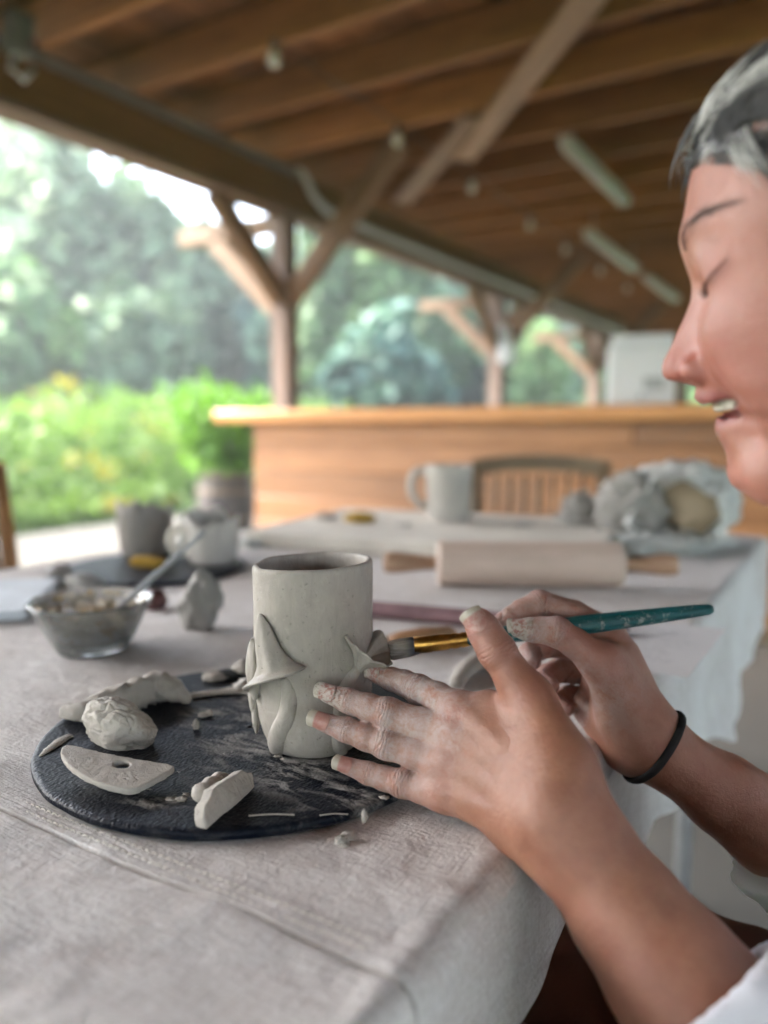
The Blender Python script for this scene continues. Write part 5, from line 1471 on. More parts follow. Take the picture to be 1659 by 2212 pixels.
def hand_attrs(p, H, Wr, side):
    n = len(p); A = {k: np.zeros(n) for k in ("red", "pink", "lip", "clay", "cake", "kn", "ax", "line")}
    w0 = D3(Wr[0])
    allb = np.full(n, 9.0); 
    for f_, J in H.items():
        d, s, L_ = seg_coord(p, J); m = d < allb; m &= d < 0.018; allb[m] = d[m]
        lens = np.cumsum([0] + [np.linalg.norm(D3(J[j + 1]) - D3(J[j])) for j in range(5)])
        A["ax"][m] = s[m] * 1000
        dors = np.array([((q - D3(J[2])) @ tocam(D3(J[2]))) for q in p[m]]) if m.any() else np.zeros(0)
        mid = np.zeros(m.sum())
        kn = np.exp(-((s[m] - lens[2]) / 0.0055) ** 2) + 0.55 * np.exp(-((s[m] - lens[4] + 0.001) / 0.0032) ** 2)
        A["kn"][m] = kn * (0.55 if f_ == 'thumb' else 0.8)
        tip = sstep(s[m], L_ * 0.72, L_)
        A["pink"][m] = np.maximum(A["pink"][m], 0.25 + 0.6 * tip)
        A["red"][m] = 0.30 * tip + 0.22 * np.exp(-((s[m] - lens[2]) / 0.007) ** 2)
        if f_ == 'thumb':
            cl = (0.45 if side == 'L' else 1.0) * sstep(s[m], L_ * 0.25, L_ * 0.9) * (0.30 if side == 'L' else 1)
        else:
            cl = (0.80 if side == 'L' else 0.45) * sstep(s[m], L_ * -0.15, L_ * 0.45) * (1 if f_ != 'little' else 0.75)
        A["clay"][m] = cl
        A["cake"][m] = np.where(tip > 0.4, {'middle': 0.9, 'index': 0.6}.get(f_, 0.1) if side == 'L' else (1.0 if f_ == 'thumb' else 0.2), 0) * tip
    def spot(c, r): return np.exp(-(((p - c) ** 2).sum(1)) / r ** 2)
    if side == 'L':
        kI = D3((985, 1552, .452)); kM = D3((990, 1588, .450))
        A["red"] += 0.75 * spot(kI, 0.009) + 0.35 * spot(D3((965, 1655, .448)), 0.010)
        A["clay"] += 0.85 * spot(kM, 0.010) + 0.75 * spot(D3((930, 1500, .478)), 0.020) + 0.35 * spot(D3((1010, 1490, .465)), 0.02)
        A["clay"] += 0.25 * spot(D3((960, 1600, .458)), 0.03)
        A["kn"] += 0.35 * spot(kI, 0.008)
    else:
        A["clay"] += 0.65 * spot(D3((1275, 1520, .535)), 0.026) + 0.4 * spot(D3((1240, 1440, .535)), 0.012)
        A["pink"] += 0.5 * spot(D3((1180, 1440, .57)), 0.03)
        A["red"] += 0.45 * spot(D3((1200, 1345, .535)), 0.009)
        for a_, b_ in (((1167, 1402, .570), (1172, 1420, .570)), ((1228, 1462, .566), (1193, 1503, .570)), ((1170, 1418, .570), (1160, 1446, .570))):
            a_, b_ = D3(a_), D3(b_); ab = b_ - a_; cd_ = np.cross(ab, tocam(a_)); cd_ /= np.linalg.norm(cd_)
            t = ((p - a_) @ ab) / (ab @ ab); d = np.abs((p - a_) @ cd_)
            A["line"] += np.exp(-(d / 0.0007) ** 2) * (t > -0.05) * (t < 1.05) * (np.linalg.norm(p - a_, axis=1) < 0.035)
    return A
body_parts = []
for H, Wr, g, side in ((LH, LW, gL, 'L'), (RH, RW, gR, 'R')):
    lo, hi = bounds(H, Wr)
    v, q = surfnets(g, lo, hi, 0.00125)
    body_parts.append((v, q, hand_attrs(v, H, Wr, side)))

# --- head: the face as a height profile over (across, up), then carved and rounded
rH = ray(1560, 760); rH /= np.linalg.norm(rH)
uH = UP - rH * (UP @ rH); uH /= np.linalg.norm(uH)
sH = -rH; fH = np.cross(uH, sH); fH /= np.linalg.norm(fH)
if fH @ CAM_RIGHT > 0: fH = -fH
yw = R(5)
fH, sH = fH * math.cos(yw) + sH * math.sin(yw), sH * math.cos(yw) - fH * math.sin(yw)
HO = P(1560, 801, 0.388)                          # head origin
SX, SY = 0.2094 * 0.388 / 0.38, 0.2286 * 0.388 / 0.38       # mm per photo pixel at the face's middle plane
def FX(px): return (1560 - px) * SX
def UY(py): return (801 - py) * SY
prof_px = [(120, 1720), (160, 1655), (205, 1590), (250, 1535), (288, 1502), (322, 1488), (354, 1480), (378, 1478), (426, 1470), (479, 1463), (505, 1459), (525, 1458), (545, 1460), (566, 1466), (590, 1474), (609, 1481), (630, 1484), (652, 1488), (690, 1497), (740, 1503), (790, 1506), (815, 1507), (832, 1506), (843, 1504), (852, 1504), (862, 1508), (872, 1516), (880, 1530), (887, 1548), (893, 1556), (905, 1552), (918, 1549), (930, 1550), (942, 1556), (956, 1564), (972, 1573), (988, 1579), (1005, 1581), (1026, 1582), (1042, 1587), (1055, 1595), (1068, 1612), (1078, 1645), (1086, 1700)]
prof_u = np.array([UY(a) for a, b in prof_px])[::-1]; prof_f = np.array([FX(b) for a, b in prof_px])[::-1]
nose_px = [(600, 0), (625, 1), (652, 7), (695, 31), (738, 55), (772, 75), (785, 80), (801, 81), (812, 77), (820, 66), (824, 40), (828, 12), (833, 0)]
nose_u = np.array([UY(a) for a, b in nose_px])[::-1]; nose_n = np.array([b for a, b in nose_px])[::-1] * SX
def interp_s(x, xp, fp, w=0.8): return (np.interp(x - w, xp, fp) + np.interp(x, xp, fp) * 2 + np.interp(x + w, xp, fp)) / 4
def gauss(x, c, w): return np.exp(-((x - c) / w) ** 2)
def face_h(s, u):
    a = np.abs(s)
    base = interp_s(u, prof_u, prof_f)
    smoothb = interp_s(u, prof_u, prof_f, 9.0)
    Wd = np.interp(u, [-66, -45, -15, 20, 60, 110, 170], [40, 54, 64, 68, 70, 72, 70])
    k = np.clip(a / Wd, 0, 0.999)
    fall = 66 * (1 - np.sqrt(1 - k ** 2.15))
    lat = sstep(a, 6, 30)
    h = base * (1 - lat) + smoothb * lat - fall
    # mouth arch falls back faster than the cheeks
    mw = gauss(u, UY(880), 20)
    h -= mw * 9.0 * np.clip(a / 26, 0, 1.15) ** 2 * (1 - sstep(a, 26, 50))
    # eye socket and closed lid ball, brow, cheek
    ue = UY(600)
    h -= 7.5 * gauss(u, UY(640), 10) * gauss(a, 17, 11)
    h -= 4.0 * gauss(u, UY(590), 15) * gauss(a, 34, 15)
    h += 5.4 * np.exp(-(((a - 32) / 14.0) ** 2 + ((u - ue) / 10.5) ** 2) ** 1.3)
    h += 2.6 * gauss(u, UY(508), 8) * gauss(a, 24, 18)
    h += 5.5 * gauss(u, UY(715), 18) * gauss(a, 37, 17)
    # smile fold from the nose wing to the mouth corner
    sf = np.interp(u, [UY(960), UY(870), UY(790), UY(740)], [33, 28, 17, 15])
    h += 3.4 * sstep(a - sf, -1.5, 5.5) * gauss(u, UY(810), 22) * gauss(a, 30, 26)
    # lips roll
    h += 1.2 * gauss(u, UY(860), 3.2) * gauss(a, 0, 20)
    # nose
    sg = np.interp(u, [UY(830), UY(800), UY(770), UY(700), UY(640)], [9.8, 10.6, 9.2, 8.2, 8.4])
    h += interp_s(u, nose_u, nose_n, 0.7) * np.exp(-(a / sg) ** 2.1)
    return h
def head_sdf_l(q):                                 # q in millimetres: f, s, u
    f_, s_, u_ = q[:, 0], q[:, 1], q[:, 2]
    h = face_h(s_, u_)
    front = np.maximum((f_ - h) * 0.55, -(f_ + 75))
    front = np.maximum(front, np.abs(s_) - 74)
    front = smax(front, -(u_ + 64), 8.0)
    front = smax(front, u_ - 136, 26.0)
    sk = ellipsoid(q, (-82, 0, UY(440)), (94, 74, 77))
    d = smin(front, sk, 10.0)
    jaw = cone(q, (-66, 46, -26), (-26, 26, -52), 15, 11); jaw2 = cone(q, (-66, -46, -26), (-26, -26, -52), 15, 11)
    d = smin(d, np.minimum(jaw, jaw2), 16.0)
    for sg in (1, -1):                             # nose wings and nostrils
        d = smin(d, ellipsoid(q, (FX(1502), 12.0 * sg, UY(796)), (8.2, 5.6, 6.6)), 4.0)
        d = smax(d, -cone(q, (FX(1466), 7.5 * sg, UY(817)), (FX(1506), 13.2 * sg, UY(805)), 1.7, 2.3), 1.6)
        d = smax(d, -cone(q, (FX(1500), 18.5 * sg, UY(786)), (FX(1518), 20.5 * sg, UY(796)), 0.6, 0.9), 3.0)
    # open mouth: a slot that follows the lips back to the corners
    pts = [(FX(1540), 0, UY(884)), (FX(1546), 9, UY(881)), (FX(1560), 18, UY(873)), (FX(1580), 25.5, UY(862))]
    for sg in (1, -1):
        for i_, (r0_, r1_) in enumerate(((3.9, 4.0), (4.0, 3.6), (3.6, 1.3))):
            a_, b_ = np.array(pts[i_]) * [1, sg, 1], np.array(pts[i_ + 1]) * [1, sg, 1]
            d = smax(d, -cone(q, a_, b_, r0_, r1_), 1.2)
            d = smax(d, -cone(q, a_ - [8, 0, 0], b_ - [8, 0, 0], r0_ + 2, r1_ + 1), 1.2)
    # ear, neck
    d = smin(d, ellipsoid(q, (-98, 76, 12), (17, 6, 30)), 4.0); d = smin(d, ellipsoid(q, (-98, -76, 12), (17, 6, 30)), 4.0)
    d = smin(d, cone(q, (-95, 0, -10), (-150, 8, -110), 52, 56), 22.0)
    return d
def to_loc(p):
    d = (p - HO) * 1000
    return np.stack([d @ fH, d @ sH, d @ uH], 1)
def to_w(q): return HO + (q[:, [0]] * fH + q[:, [1]] * sH + q[:, [2]] * uH) * mm
v, q = surfnets(head_sdf_l, (-200, -90, -150), (75, 92, 205), 1.7, lip=0.45)
hz = np.stack([fH, sH, uH])
if np.linalg.det(hz) < 0: q = q[:, ::-1]
n = len(v); A = {k: np.zeros(n) for k in ("red", "pink", "lip", "clay", "cake", "kn", "ax", "line")}
aa = np.abs(v[:, 1])
def sp(f_, s_, u_, rf, rs, ru): return np.exp(-((v[:, 0] - f_) / rf) ** 2 - ((aa - s_) / rs) ** 2 - ((v[:, 2] - u_) / ru) ** 2)
A["pink"] = 0.40 + 0 * aa
A["red"] = 0.75 * sp(FX(1450), 0, UY(795), 16, 16, 14) + 0.60 * sp(0, 36, UY(760), 45, 26, 30) + 0.35 * sp(FX(1480), 6, UY(730), 14, 12, 14) + 0.3 * sp(0, 10, UY(1020), 30, 24, 14) + 0.24
lipu = np.interp(aa, [0, 12, 20, 27], [UY(858), UY(853), UY(851), UY(859)]); lipl = np.interp(aa, [0, 12, 20, 27], [UY(912), UY(906), UY(893), UY(868)])
A["lip"] = (np.exp(-((v[:, 2] - lipu) / 3.6) ** 2) + np.exp(-((v[:, 2] - lipl) / 4.6) ** 2)) * (aa < 28) * sstep(28 - aa, 0, 5) * (v[:, 0] > -30)
inm = (v[:, 2] < UY(862)) & (v[:, 2] > UY(905)) & (aa < 26) & (v[:, 0] < np.interp(aa, [0, 26], [0, -14]))
A["lip"][inm] = 1.0
lidu = np.interp(aa, [17, 24, 32, 40, 47], [UY(632), UY(640), UY(628), UY(604), UY(578)])
A["line"] = 0.18 * np.exp(-((v[:, 2] - lidu + 1.5) / 1.0) ** 2) * (aa > 18) * (aa < 46) * (v[:, 0] > -40)
A["red"] += 0.25 * np.exp(-((v[:, 2] - lidu) / 7) ** 2) * (aa > 15) * (aa < 48) * (v[:, 0] > -40)
body_parts.append((to_w(v), q, A))

# --- torso, upper arms and legs (coarse; mostly outside the picture)
elbL, shL = np.array([0.075, 0.338, 0.610]), np.array([0.165, 0.325, 0.905])
elbR, shR = np.array([0.075, 0.655, 0.605]), np.array([0.185, 0.690, 0.900])
neckB = to_w(np.array([[-152.0, 8, -112]]))[0]
hip = np.array([0.36, 0.50, 0.50])
knL, knR = np.array([-0.19, 0.375, 0.560]), np.array([-0.20, 0.535, 0.555])
def body_f(p, grow=0.0):
    d = cone(p, hip, (0.215, 0.50, 0.84), 0.125, 0.115)
    d = smin(d, cone(p, shL + [0.03, 0.03, -0.02], shR + [0.03, -0.03, -0.02], 0.062, 0.062), 0.07)
    d = smin(d, cone(p, (0.25, 0.42, 0.72), (0.25, 0.58, 0.72), 0.10, 0.10), 0.08)
    d = smin(d, cone(p, neckB, (0.205, 0.505, 0.93), 0.055, 0.07), 0.05)
    return d
aL, aR = W(LW[-1])[0], W(RW[-1])[0]
def arms_f(p, grow=0.0):
    d = np.minimum(cone(p, aL, elbL, 0.0385 + grow, 0.041 + grow), cone(p, aR, elbR, 0.0360 + grow, 0.040 + grow))
    return smin(d, np.minimum(cone(p, elbL, shL, 0.041 + grow, 0.052 + grow), cone(p, elbR, shR, 0.040 + grow, 0.052 + grow)), 0.02)
def legs_f(p):
    d = smin(cone(p, hip + [0, -0.09, 0], knL, 0.088, 0.062), cone(p, knL, (-0.10, 0.36, 0.09), 0.056, 0.040), 0.02)
    e = smin(cone(p, hip + [0, 0.09, 0], knR, 0.088, 0.062), cone(p, knR, (-0.12, 0.56, 0.09), 0.056, 0.040), 0.02)
    d = np.minimum(d, e)
    d = smin(d, np.minimum(cone(p, (-0.10, 0.36, 0.07), (-0.22, 0.345, 0.035), 0.04, 0.030), cone(p, (-0.12, 0.56, 0.07), (-0.24, 0.56, 0.035), 0.04, 0.030)), 0.03)
    return d
def coarse(p): return smin(smin(body_f(p), arms_f(p), 0.03), legs_f(p), 0.03)
v, q = surfnets(coarse, (-0.33, 0.22, -0.01), (0.56, 0.80, 1.12), 0.008)
body_parts.append((v, q, {k: np.zeros(len(v)) for k in A}))
off = 0; VV = []; QQ = []; AA = {k: [] for k in A}
for v, q, at in body_parts:
    VV.append(v); QQ.append(q + off); off += len(v)
    for k in AA: AA[k].append(np.clip(at[k], 0, 1) if k != "ax" else at[k])
person = mesh_obj("person", np.concatenate(VV), np.concatenate(QQ), M['skin'], attrs={k: np.concatenate(a) for k, a in AA.items()})
tag(person, "grey haired person with lowered eyes leaning over the table, painting the mug", "person")

# --- fingernails
def nail(J, up, width, length, over, clayv, rr=None, lift=0.0):
    tip, r_ = W(J[-1]); prev, rp_ = W(J[-2])
    ax_ = tip - prev; ax_ /= np.linalg.norm(ax_)
    up = np.asarray(up, float); up = up - ax_ * (up @ ax_); up /= np.linalg.norm(up)
    sd = np.cross(ax_, up)
    nx, nv = 14, 11; V = []; fr = []; lu = []
    xe = r_ + over
    for i in range(nx):
        for j in range(nv):
            w = 2 * j / (nv - 1) - 1
            x0 = -length + r_ * 0.9 + 0.0012 * w * w * 1.6; x1 = xe - 0.0016 * w * w
            t = i / (nx - 1); x_ = x0 + (x1 - x0) * t
            cr_ = width * 0.62
            a_ = w * R(62)
            loc_r = r_ + (rp_ - r_) * np.clip(-x_ / np.linalg.norm(tip - prev), 0, 1)
            z_ = loc_r + 0.00085 + lift - cr_ * (1 - math.cos(a_)) * 1.05 - 0.00012 * (x_ / 0.004) ** 2 * (x_ > 0)
            z_ -= 0.0005 * max(0, 1 - t * 7)
            V.append(tip + ax_ * x_ + sd * (cr_ * math.sin(a_) / math.sin(R(62)) * 0.81) + up * z_)
            fr.append(1.0 if x_ > r_ * 0.62 - 0.0009 * w * w else 0.0); lu.append(math.exp(-((t - 0.02) / 0.16) ** 2))
    o = mesh_obj("fingernail", V, grid_faces(nx, nv), M['nail'], person, attrs={"free": fr, "lun": lu, "clay": np.full(len(V), clayv)})
    return solid(o, 0.00045, 1.0, 1)
def upv(J, a=1.0, b=0.25, c=0.0):
    p = D3(J[-1]); return tocam(p) * a + UP * b + CAM_RIGHT * c
nail(LH['index'], upv(LH['index'], 1.0, 0.35), 0.0100, 0.0115, 0.0008, 0.75)
nail(LH['middle'], upv(LH['middle'], 1.0, 0.15), 0.0102, 0.0118, 0.0016, 0.75)
nail(LH['ring'], upv(LH['ring'], 1.0, 0.05), 0.0100, 0.0116, 0.0028, 0.10)
nail(LH['little'], upv(LH['little'], 1.0, 0.0), 0.0088, 0.0100, 0.0024, 0.08)
nail(LH['thumb'], upv(LH['thumb'], 1.0, 0.0, -0.25), 0.0138, 0.0135, 0.0004, 0.25, lift=0.0003)
nail(RH['thumb'], upv(RH['thumb'], 0.9, 0.6), 0.0112, 0.0125, 0.0012, 0.8)
nail(RH['index'], upv(RH['index'], -0.15, 0.8, -0.7), 0.0095, 0.0105, 0.0006, 0.3)
nail(RH['middle'], upv(RH['middle'], 0.2, -0.6, -0.7), 0.0100, 0.0110, 0.0012, 0.3)

# --- hair tie round the far wrist
wc, wr = W(RW[0]); wd = D3(RW[1]) - wc; wd /= np.linalg.norm(wd)
wd = wd + tocam(wc) * 0.10; wd /= np.linalg.norm(wd)
e1 = np.cross(wd, UP); e1 /= np.linalg.norm(e1); e2 = np.cross(wd, e1)
wc = wc + wd * 0.002
V = []; nA, nB = 72, 12
for i in range(nA):
    a_ = 2 * math.pi * i / nA; rd = e1 * math.cos(a_) + e2 * math.sin(a_)
    # find the skin along this direction
    ts = np.linspace(0.012, 0.040, 57); vals = gR(wc + ts[:, None] * rd)
    k_ = np.argmax(vals > 0); rs = ts[k_] if vals.max() > 0 else 0.025
    for j in range(nB):
        b_ = 2 * math.pi * j / nB
        V.append(wc + rd * (rs + 0.0012 + 0.0018 * math.cos(b_)) + wd * (0.0030 * math.sin(b_) + 0.001 * math.sin(a_ * 2)))
V = np.array(V).reshape(nA, nB, 3)
V = (np.roll(V, 1, 0) + V * 2 + np.roll(V, -1, 0)) / 4
F = [(i * nB + j, i * nB + (j + 1) % nB, ((i + 1) % nA) * nB + (j + 1) % nB, ((i + 1) % nA) * nB + j) for i in range(nA) for j in range(nB)]
o = mesh_obj("hair_tie", V.reshape(-1, 3), F, M['black'], person); fix_out(o)

# --- teeth
tp = spl([(FX(1553), 0, UY(869)), (FX(1557), 8, UY(868)), (FX(1569), 15, UY(863)), (FX(1588), 20.5, UY(859))], 8)
acc = np.r_[0, np.cumsum(np.linalg.norm(np.diff(tp, axis=0), axis=1))]
for sg in (1, -1):
    x = 0.0
    for wdt in (8.2, 6.6, 7.2, 6.6):
        c = np.array([np.interp(x + wdt / 2, acc, tp[:, i]) for i in range(3)]); c2 = np.array([np.interp(x + wdt / 2 + 0.5, acc, tp[:, i]) for i in range(3)])
        tg = c2 - c; tg /= np.linalg.norm(tg); nrm_ = np.array([tg[1], -tg[0], 0])
        c = c * [1, sg, 1]; tg = tg * [1, sg, 1]; nrm_ = nrm_ * [1, sg, 1]
        bm = box_mesh(wdt - 0.3, 4.0, 9.0, 1.6, 3); d = np.array([q_.co for q_ in bm.verts]); F = [tuple(q_.index for q_ in w.verts) for w in bm.faces]; bm.free()
        v = c + d[:, [0]] * tg + d[:, [1]] * nrm_ + d[:, [2]] * np.array([0, 0, 1.0])
        o = mesh_obj("tooth", to_w(v), F, M['tooth'] if 'tooth' in M else M.setdefault('tooth', mat_plain("tooth_enamel", (0.42, 0.385, 0.32), 0.25, 0.05, 200)), person); fix_out(o)
        x += wdt

# --- hair, brows and lashes as strands
def strands(paths, rads, vals, n=3):
    V = []; F = []; at = []; o_ = 0
    th = np.linspace(0, 2 * np.pi, n, endpoint=False)
    for p, r_, va in zip(paths, rads, vals):
        m = len(p); tg = np.gradient(p, axis=0); tg /= np.linalg.norm(tg, axis=1)[:, None] + 1e-9
        ref = np.array([0.3, 0.5, 0.8]); n1 = np.cross(tg, ref); n1 /= np.linalg.norm(n1, axis=1)[:, None] + 1e-9; n2 = np.cross(tg, n1)
        rr = r_ * np.linspace(1, 0.25, m)
        v = p[:, None] + rr[:, None, None] * (np.cos(th)[None, :, None] * n1[:, None] + np.sin(th)[None, :, None] * n2[:, None])
        V.append(v.reshape(-1, 3)); at.append(np.full(m * n, va))
        i, j = np.meshgrid(np.arange(m - 1), np.arange(n), indexing='ij'); k = (j + 1) % n
        F.append((np.stack([i * n + j, i * n + k, (i + 1) * n + k, (i + 1) * n + j], -1) + o_).reshape(-1, 4)); o_ += m * n
    return np.concatenate(V), np.concatenate(F), np.concatenate(at)
def scalp_pt(dirs):
    """march from the skull centre out to the skin"""
    c = np.array([-55.0, 0, UY(470)]); t = np.full(len(dirs), 40.0)
    for _ in range(40):
        d = head_sdf_l(c + dirs * t[:, None]); t = t - d * 0.8
        if np.abs(d).max() < 0.05: break
    return c + dirs * t[:, None]
def hairline(p):
    """positive above the hairline"""
    f_, s_, u_ = p[:, 0], np.abs(p[:, 1]), p[:, 2]
    line = np.interp(f_, [-120, -60, -15, 0, 12, 17, 40], [-40, 20, UY(462), UY(436), UY(408), UY(400), UY(400)])
    return u_ - line
dd_ = rand_dir(21000); dd_ = dd_[(dd_[:, 2] > -0.5)]
sp_ = scalp_pt(dd_); hl_ = hairline(sp_); keep = hl_ > 0
sp_ = sp_[keep]; hl_ = hl_[keep]
ncl = 420
cl_i = rng.integers(0, len(sp_), ncl)
near = np.argmin(((sp_[:, None] - sp_[cl_i][None]) ** 2).sum(-1), axis=1)
cval = np.where(rng.random(ncl) < 0.30, 0.70 + 0.25 * rng.random(ncl), 0.02 + 0.45 * rng.random(ncl)); cang = rng.normal(size=ncl) * 0.30; clift = np.abs(rng.normal(size=ncl))
paths = []; rads = []; vals = []
cenH = np.array([-55.0, 0, UY(470)])
for i in range(len(sp_)):
    p = sp_[i]; c = near[i]
    nn = p - cenH; nn /= np.linalg.norm(nn)
    fr = sstep(p[[0]], -30, 15)[0]
    flow = np.array([-1.0, 0.12 * np.sign(p[1]), -0.35 - 0.25 * (p[1] > 0)]) + np.array([0, 0, 0.75]) * fr * (np.abs(p[1]) < 45) * 0.5
    flow = flow + np.array([0, math.sin(cang[c]), math.cos(cang[c] * 2) * 0 + cang[c] * 0.9])
    flow -= nn * (flow @ nn); flow /= np.linalg.norm(flow)
    L_ = 17 + 13 * rng.random() + 5 * clift[c]
    if hl_[i] < 10: L_ *= 0.55
    m = 7; pth = [p + rng.normal(size=3) * 0.3]
    q = p.copy(); lift = (3.2 + 2.6 * clift[c]) * (0.35 if hl_[i] < 8 else 1)
    tgt = sp_[cl_i[c]]
    for k in range(1, m):
        t = k / (m - 1)
        q = p + flow * L_ * t
        rad_ = np.linalg.norm(p - cenH) + lift * math.sin(min(t * 2.4, math.pi / 2)) + 2.2 * (1 - t) * t
        q = cenH + (q - cenH) / np.linalg.norm(q - cenH) * rad_
        q = q + (tgt - p) * 0.45 * t * 0.5 + rng.normal(size=3) * 0.25
        pth.append(q)
    paths.append(to_w(np.array(pth))); rads.append(0.00024 + 0.00014 * rng.random())
    gray = cval[c] * 0.75 + 0.25 * rng.random() + 0.04 * fr
    gray = gray * (0.62 + 0.55 * sstep(np.array([UY(200) - p[2]]), -30, 25)[0])
    vals.append(np.clip(gray, 0, 1))
# thicker locks, pale or dark, lying over the short hair
lock_i = rng.integers(0, len(sp_), 1500)
for i in lock_i:
    if hl_[i] < 4: continue
    p = sp_[i]; nn = (p - cenH) / np.linalg.norm(p - cenH)
    fr = sstep(p[[0]], -30, 15)[0]
    flow = np.array([-1.0, 0.15 * np.sign(p[1]), -0.30 + 0.40 * fr]) + np.array([0, rng.normal() * 0.25, rng.normal() * 0.28])
    flow -= nn * (flow @ nn); flow /= np.linalg.norm(flow)
    L_ = 16 + 16 * rng.random(); lf = 3.6 + 2.6 * rng.random(); cv_ = rng.normal() * 3.0; pth = []
    sidev = np.cross(nn, flow)
    for k in range(7):
        t = k / 6
        q = p + flow * L_ * t + sidev * cv_ * t * t
        q = cenH + (q - cenH) / np.linalg.norm(q - cenH) * (np.linalg.norm(p - cenH) + lf * math.sin(min(t * 2.2, 1.9)))
        pth.append(q)
    paths.append(to_w(np.array(pth))); rads.append(0.00030 + 0.00030 * rng.random())
    vals.append(0.72 + 0.28 * rng.random() if rng.random() < 0.48 else 0.35 * rng.random())
V, F, at = strands(paths, rads, vals, 4)
hair = mesh_obj("hair", V, F, M['hair'], person, attrs={"v": at})
# dark cap of short hair under the strands
def cap_f(q):
    return np.maximum(head_sdf_l(q) - 0.8, -(hairline(q) - 3.5) * 0.6)
v, q = surfnets(lambda p: np.maximum(cap_f(p), -(head_sdf_l(p) + 2.0)), (-185, -86, -30), (50, 86, 200), 2.6, lip=0.45)
if np.linalg.det(hz) < 0: q = q[:, ::-1]
mesh_obj("hair_cap", to_w(v), q, M['hair'], person, attrs={"v": np.full(len(v), 0.36) + 0.15 * fbm(v * 0.12, 3, 7)})
def face_pt(s_, u_, out=0.3):
    s_ = np.atleast_1d(np.asarray(s_, float)); u_ = np.atleast_1d(np.asarray(u_, float))
    return np.stack([face_h(s_, u_) + out, s_, u_], 1)
for sg in (1, -1):
    paths = []; rads = []
    for i in range(130):
        t = rng.random(); s0_ = 11 + 38 * t; uc = np.interp(t, [0, 0.25, 0.6, 1], [UY(545), UY(520), UY(498), UY(492)]) + rng.normal() * np.interp(t, [0, 0.5, 1], [2.0, 1.6, 0.7])
        pth = [face_pt(sg * (s0_ + 6.5 * k), uc + np.interp(t, [0, 0.4, 1], [4.5, 1.5, -1.0]) * k, 0.25 + 0.5 * math.sin(math.pi * k))[0] for k in np.linspace(0, 1, 4)]
        paths.append(to_w(np.array(pth))); rads.append(0.00013)
    V, F, at = strands(paths, rads, np.full(len(paths), 0.1))
    mesh_obj("eyebrow", V, F, M['brow'] if 'brow' in M else M.setdefault('brow', mat_plain("brown_brow_hair", (0.06, 0.036, 0.028), 0.6)), person)
for sg in (1, -1):
    paths = []; rads = []
    for i in range(80):
        a_ = 19 + 27 * i / 79; uu = np.interp(a_, [17, 24, 32, 40, 47], [UY(632), UY(640), UY(628), UY(604), UY(578)]) - 1.2
        p0 = face_pt(sg * a_, uu, 0.1)[0]
        d_ = np.array([3.4, sg * (a_ - 30) * 0.10, -3.2]) * (0.7 + 0.5 * rng.random())
        paths.append(to_w(np.array([p0, p0 + d_ * 0.5, p0 + d_ + [0, 0, 1.2]]))); rads.append(0.00014)
    V, F, at = strands(paths, rads, np.zeros(len(paths)))
    mesh_obj("eyelashes", V, F, M['brow'], person)

# --- clothes
hemL = D3((1505, 2166, .367)); dL = elbL - aL; dL = D3(LW[-1]) - D3(LW[-2]); dL /= np.linalg.norm(dL)
hemR = D3((1688, 1808, .557)); dR = D3(RW[-2]) - D3(RW[-3]); dR = dR / np.linalg.norm(dR)
nRm = dR + np.array([0, 0, -0.35]); nRm /= np.linalg.norm(nRm)
def sleeve(p, r_):
    l_ = smin(cone(p, D3(LW[-2]), elbL, 0.040 + r_, 0.050 + r_), cone(p, elbL, shL, 0.050 + r_, 0.070 + r_), 0.02)
    q_ = smin(cone(p, D3(RW[-2]), elbR, 0.037 + r_, 0.048 + r_), cone(p, elbR, shR, 0.048 + r_, 0.070 + r_), 0.02)
    w = 0.003 * fbm(p * 38, 3, 121)
    l_ = np.maximum(l_ + w, -((p - hemL) @ dL)); q_ = np.maximum(q_ + w, -((p - hemR) @ nRm))
    return np.minimum(l_, q_)
def shirt_f(p):
    o_ = body_f(p) - 0.012 + 0.004 * fbm(p * 16, 3, 123)
    o_ = np.maximum(o_, p[:, 2] - 0.985); o_ = np.maximum(o_, 0.50 - p[:, 2])
    s_ = sleeve(p, 0.0105)
    i_ = np.minimum(sleeve(p, 0.0015) , 1.0)
    out = smin(o_, s_, 0.02)
    inn = np.maximum(arms_f(p, 0.0045), np.minimum(ball(p, hemL, 0.065), ball(p, hemR, 0.065)))
    return np.maximum(out, -inn)
v, q = surfnets(shirt_f, (-0.06, 0.22, 0.47), (0.56, 0.82, 1.02), 0.0042)
mesh_obj("shirt", v, q, M['shirt'], person)
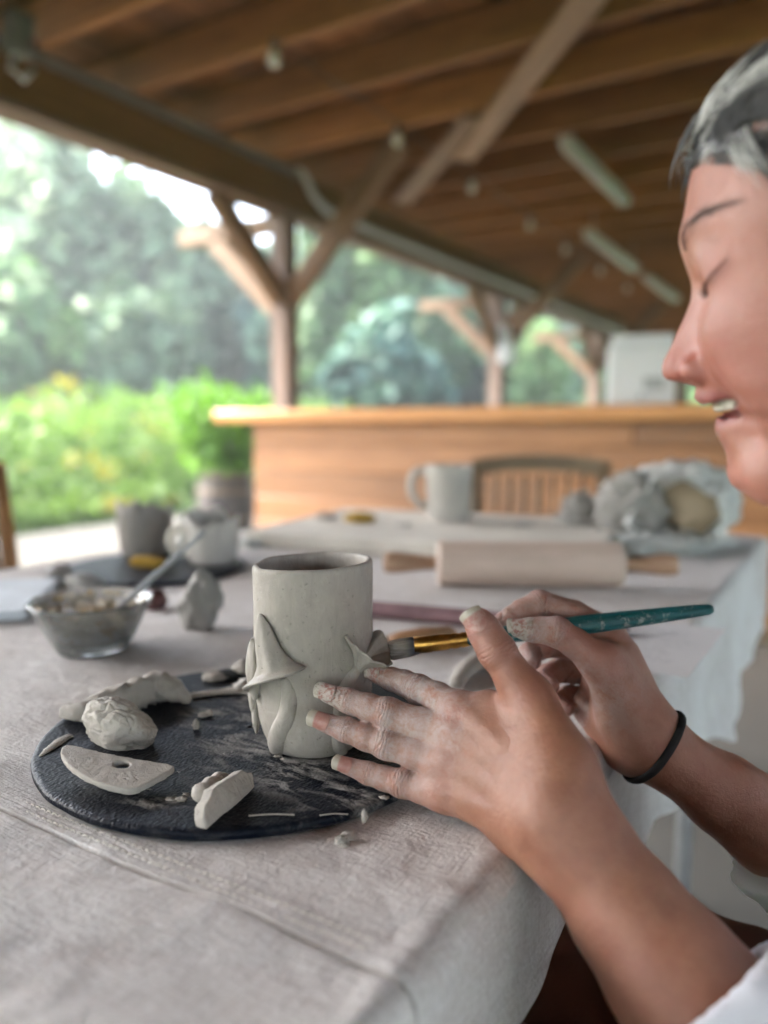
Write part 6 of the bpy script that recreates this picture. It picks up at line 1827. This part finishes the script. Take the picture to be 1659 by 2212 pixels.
def shorts_f(p):
    o_ = smin(cone(p, hip, hip + [-0.01, 0, 0.06], 0.145, 0.142), np.minimum(cone(p, hip + [0, -0.09, 0], hip + (knL - hip) * 1.03 + [0, -0.012, 0], 0.102, 0.080), cone(p, hip + [0, 0.09, 0], hip + (knR - hip) * 1.03 + [0, 0.012, 0], 0.102, 0.080)), 0.03)
    o_ = smin(o_, np.minimum(cone(p, knL, (-0.10, 0.36, 0.13), 0.075, 0.062), cone(p, knR, (-0.12, 0.56, 0.13), 0.075, 0.062)), 0.03)
    return o_ + 0.005 * fbm(p * 18, 3, 131)
v, q = surfnets(shorts_f, (-0.34, 0.2, 0.06), (0.58, 0.82, 0.75), 0.008)
mesh_obj("trousers", v, q, M['shorts'], person)
for sg, kn_ in ((1, (-0.16, 0.352, 0.0)), (-1, (-0.18, 0.56, 0.0))):
    blob("shoe", np.array(kn_) + [-0.01, 0, 0.034], [np.array([0.125, 0, 0]), np.array([0, 0.046, 0]), np.array([0, 0, 0.036])], M['shorts'], person, 5, 0.03, 4)
# bench under the person
bn = thing("wooden_bench", "plain wooden bench on the concrete floor under the person", "bench", (0.40, 0.55, 0))
bar("seat", (0.0, -0.55, 0.385), (0.0, 0.55, 0.385), 0.30, 0.04, M['oak'], bn)
for y in (-0.42, 0.42):
    for x in (-0.10, 0.10): bar("leg", (x, y, 0.0), (x, y, 0.364), 0.05, 0.05, M['oak'], bn, (0, 1, 0))
    bar("rail", (-0.12, y, 0.2), (0.12, y, 0.2), 0.025, 0.06, M['oak'], bn)

# ---------------------------------------------------------------- damp summer air
hm_ = bpy.data.materials.new("haze"); hm_.use_nodes = True
nt = hm_.node_tree; nt.nodes.remove(nt.nodes["Principled BSDF"])
pv = nt.nodes.new("ShaderNodeVolumePrincipled")
pv.inputs["Color"].default_value = (0.86, 0.93, 0.95, 1)
pv.inputs["Density"].default_value = 0.0028
pv.inputs["Anisotropy"].default_value = 0.2
nt.links.new(pv.outputs[0], nt.nodes["Material Output"].inputs["Volume"])
hz_ = bm_obj("haze", box_mesh(620, 620, 16.2), hm_, None, Matrix.Translation((0, 0, 6.9)))
tag(hz_, kind="stuff")
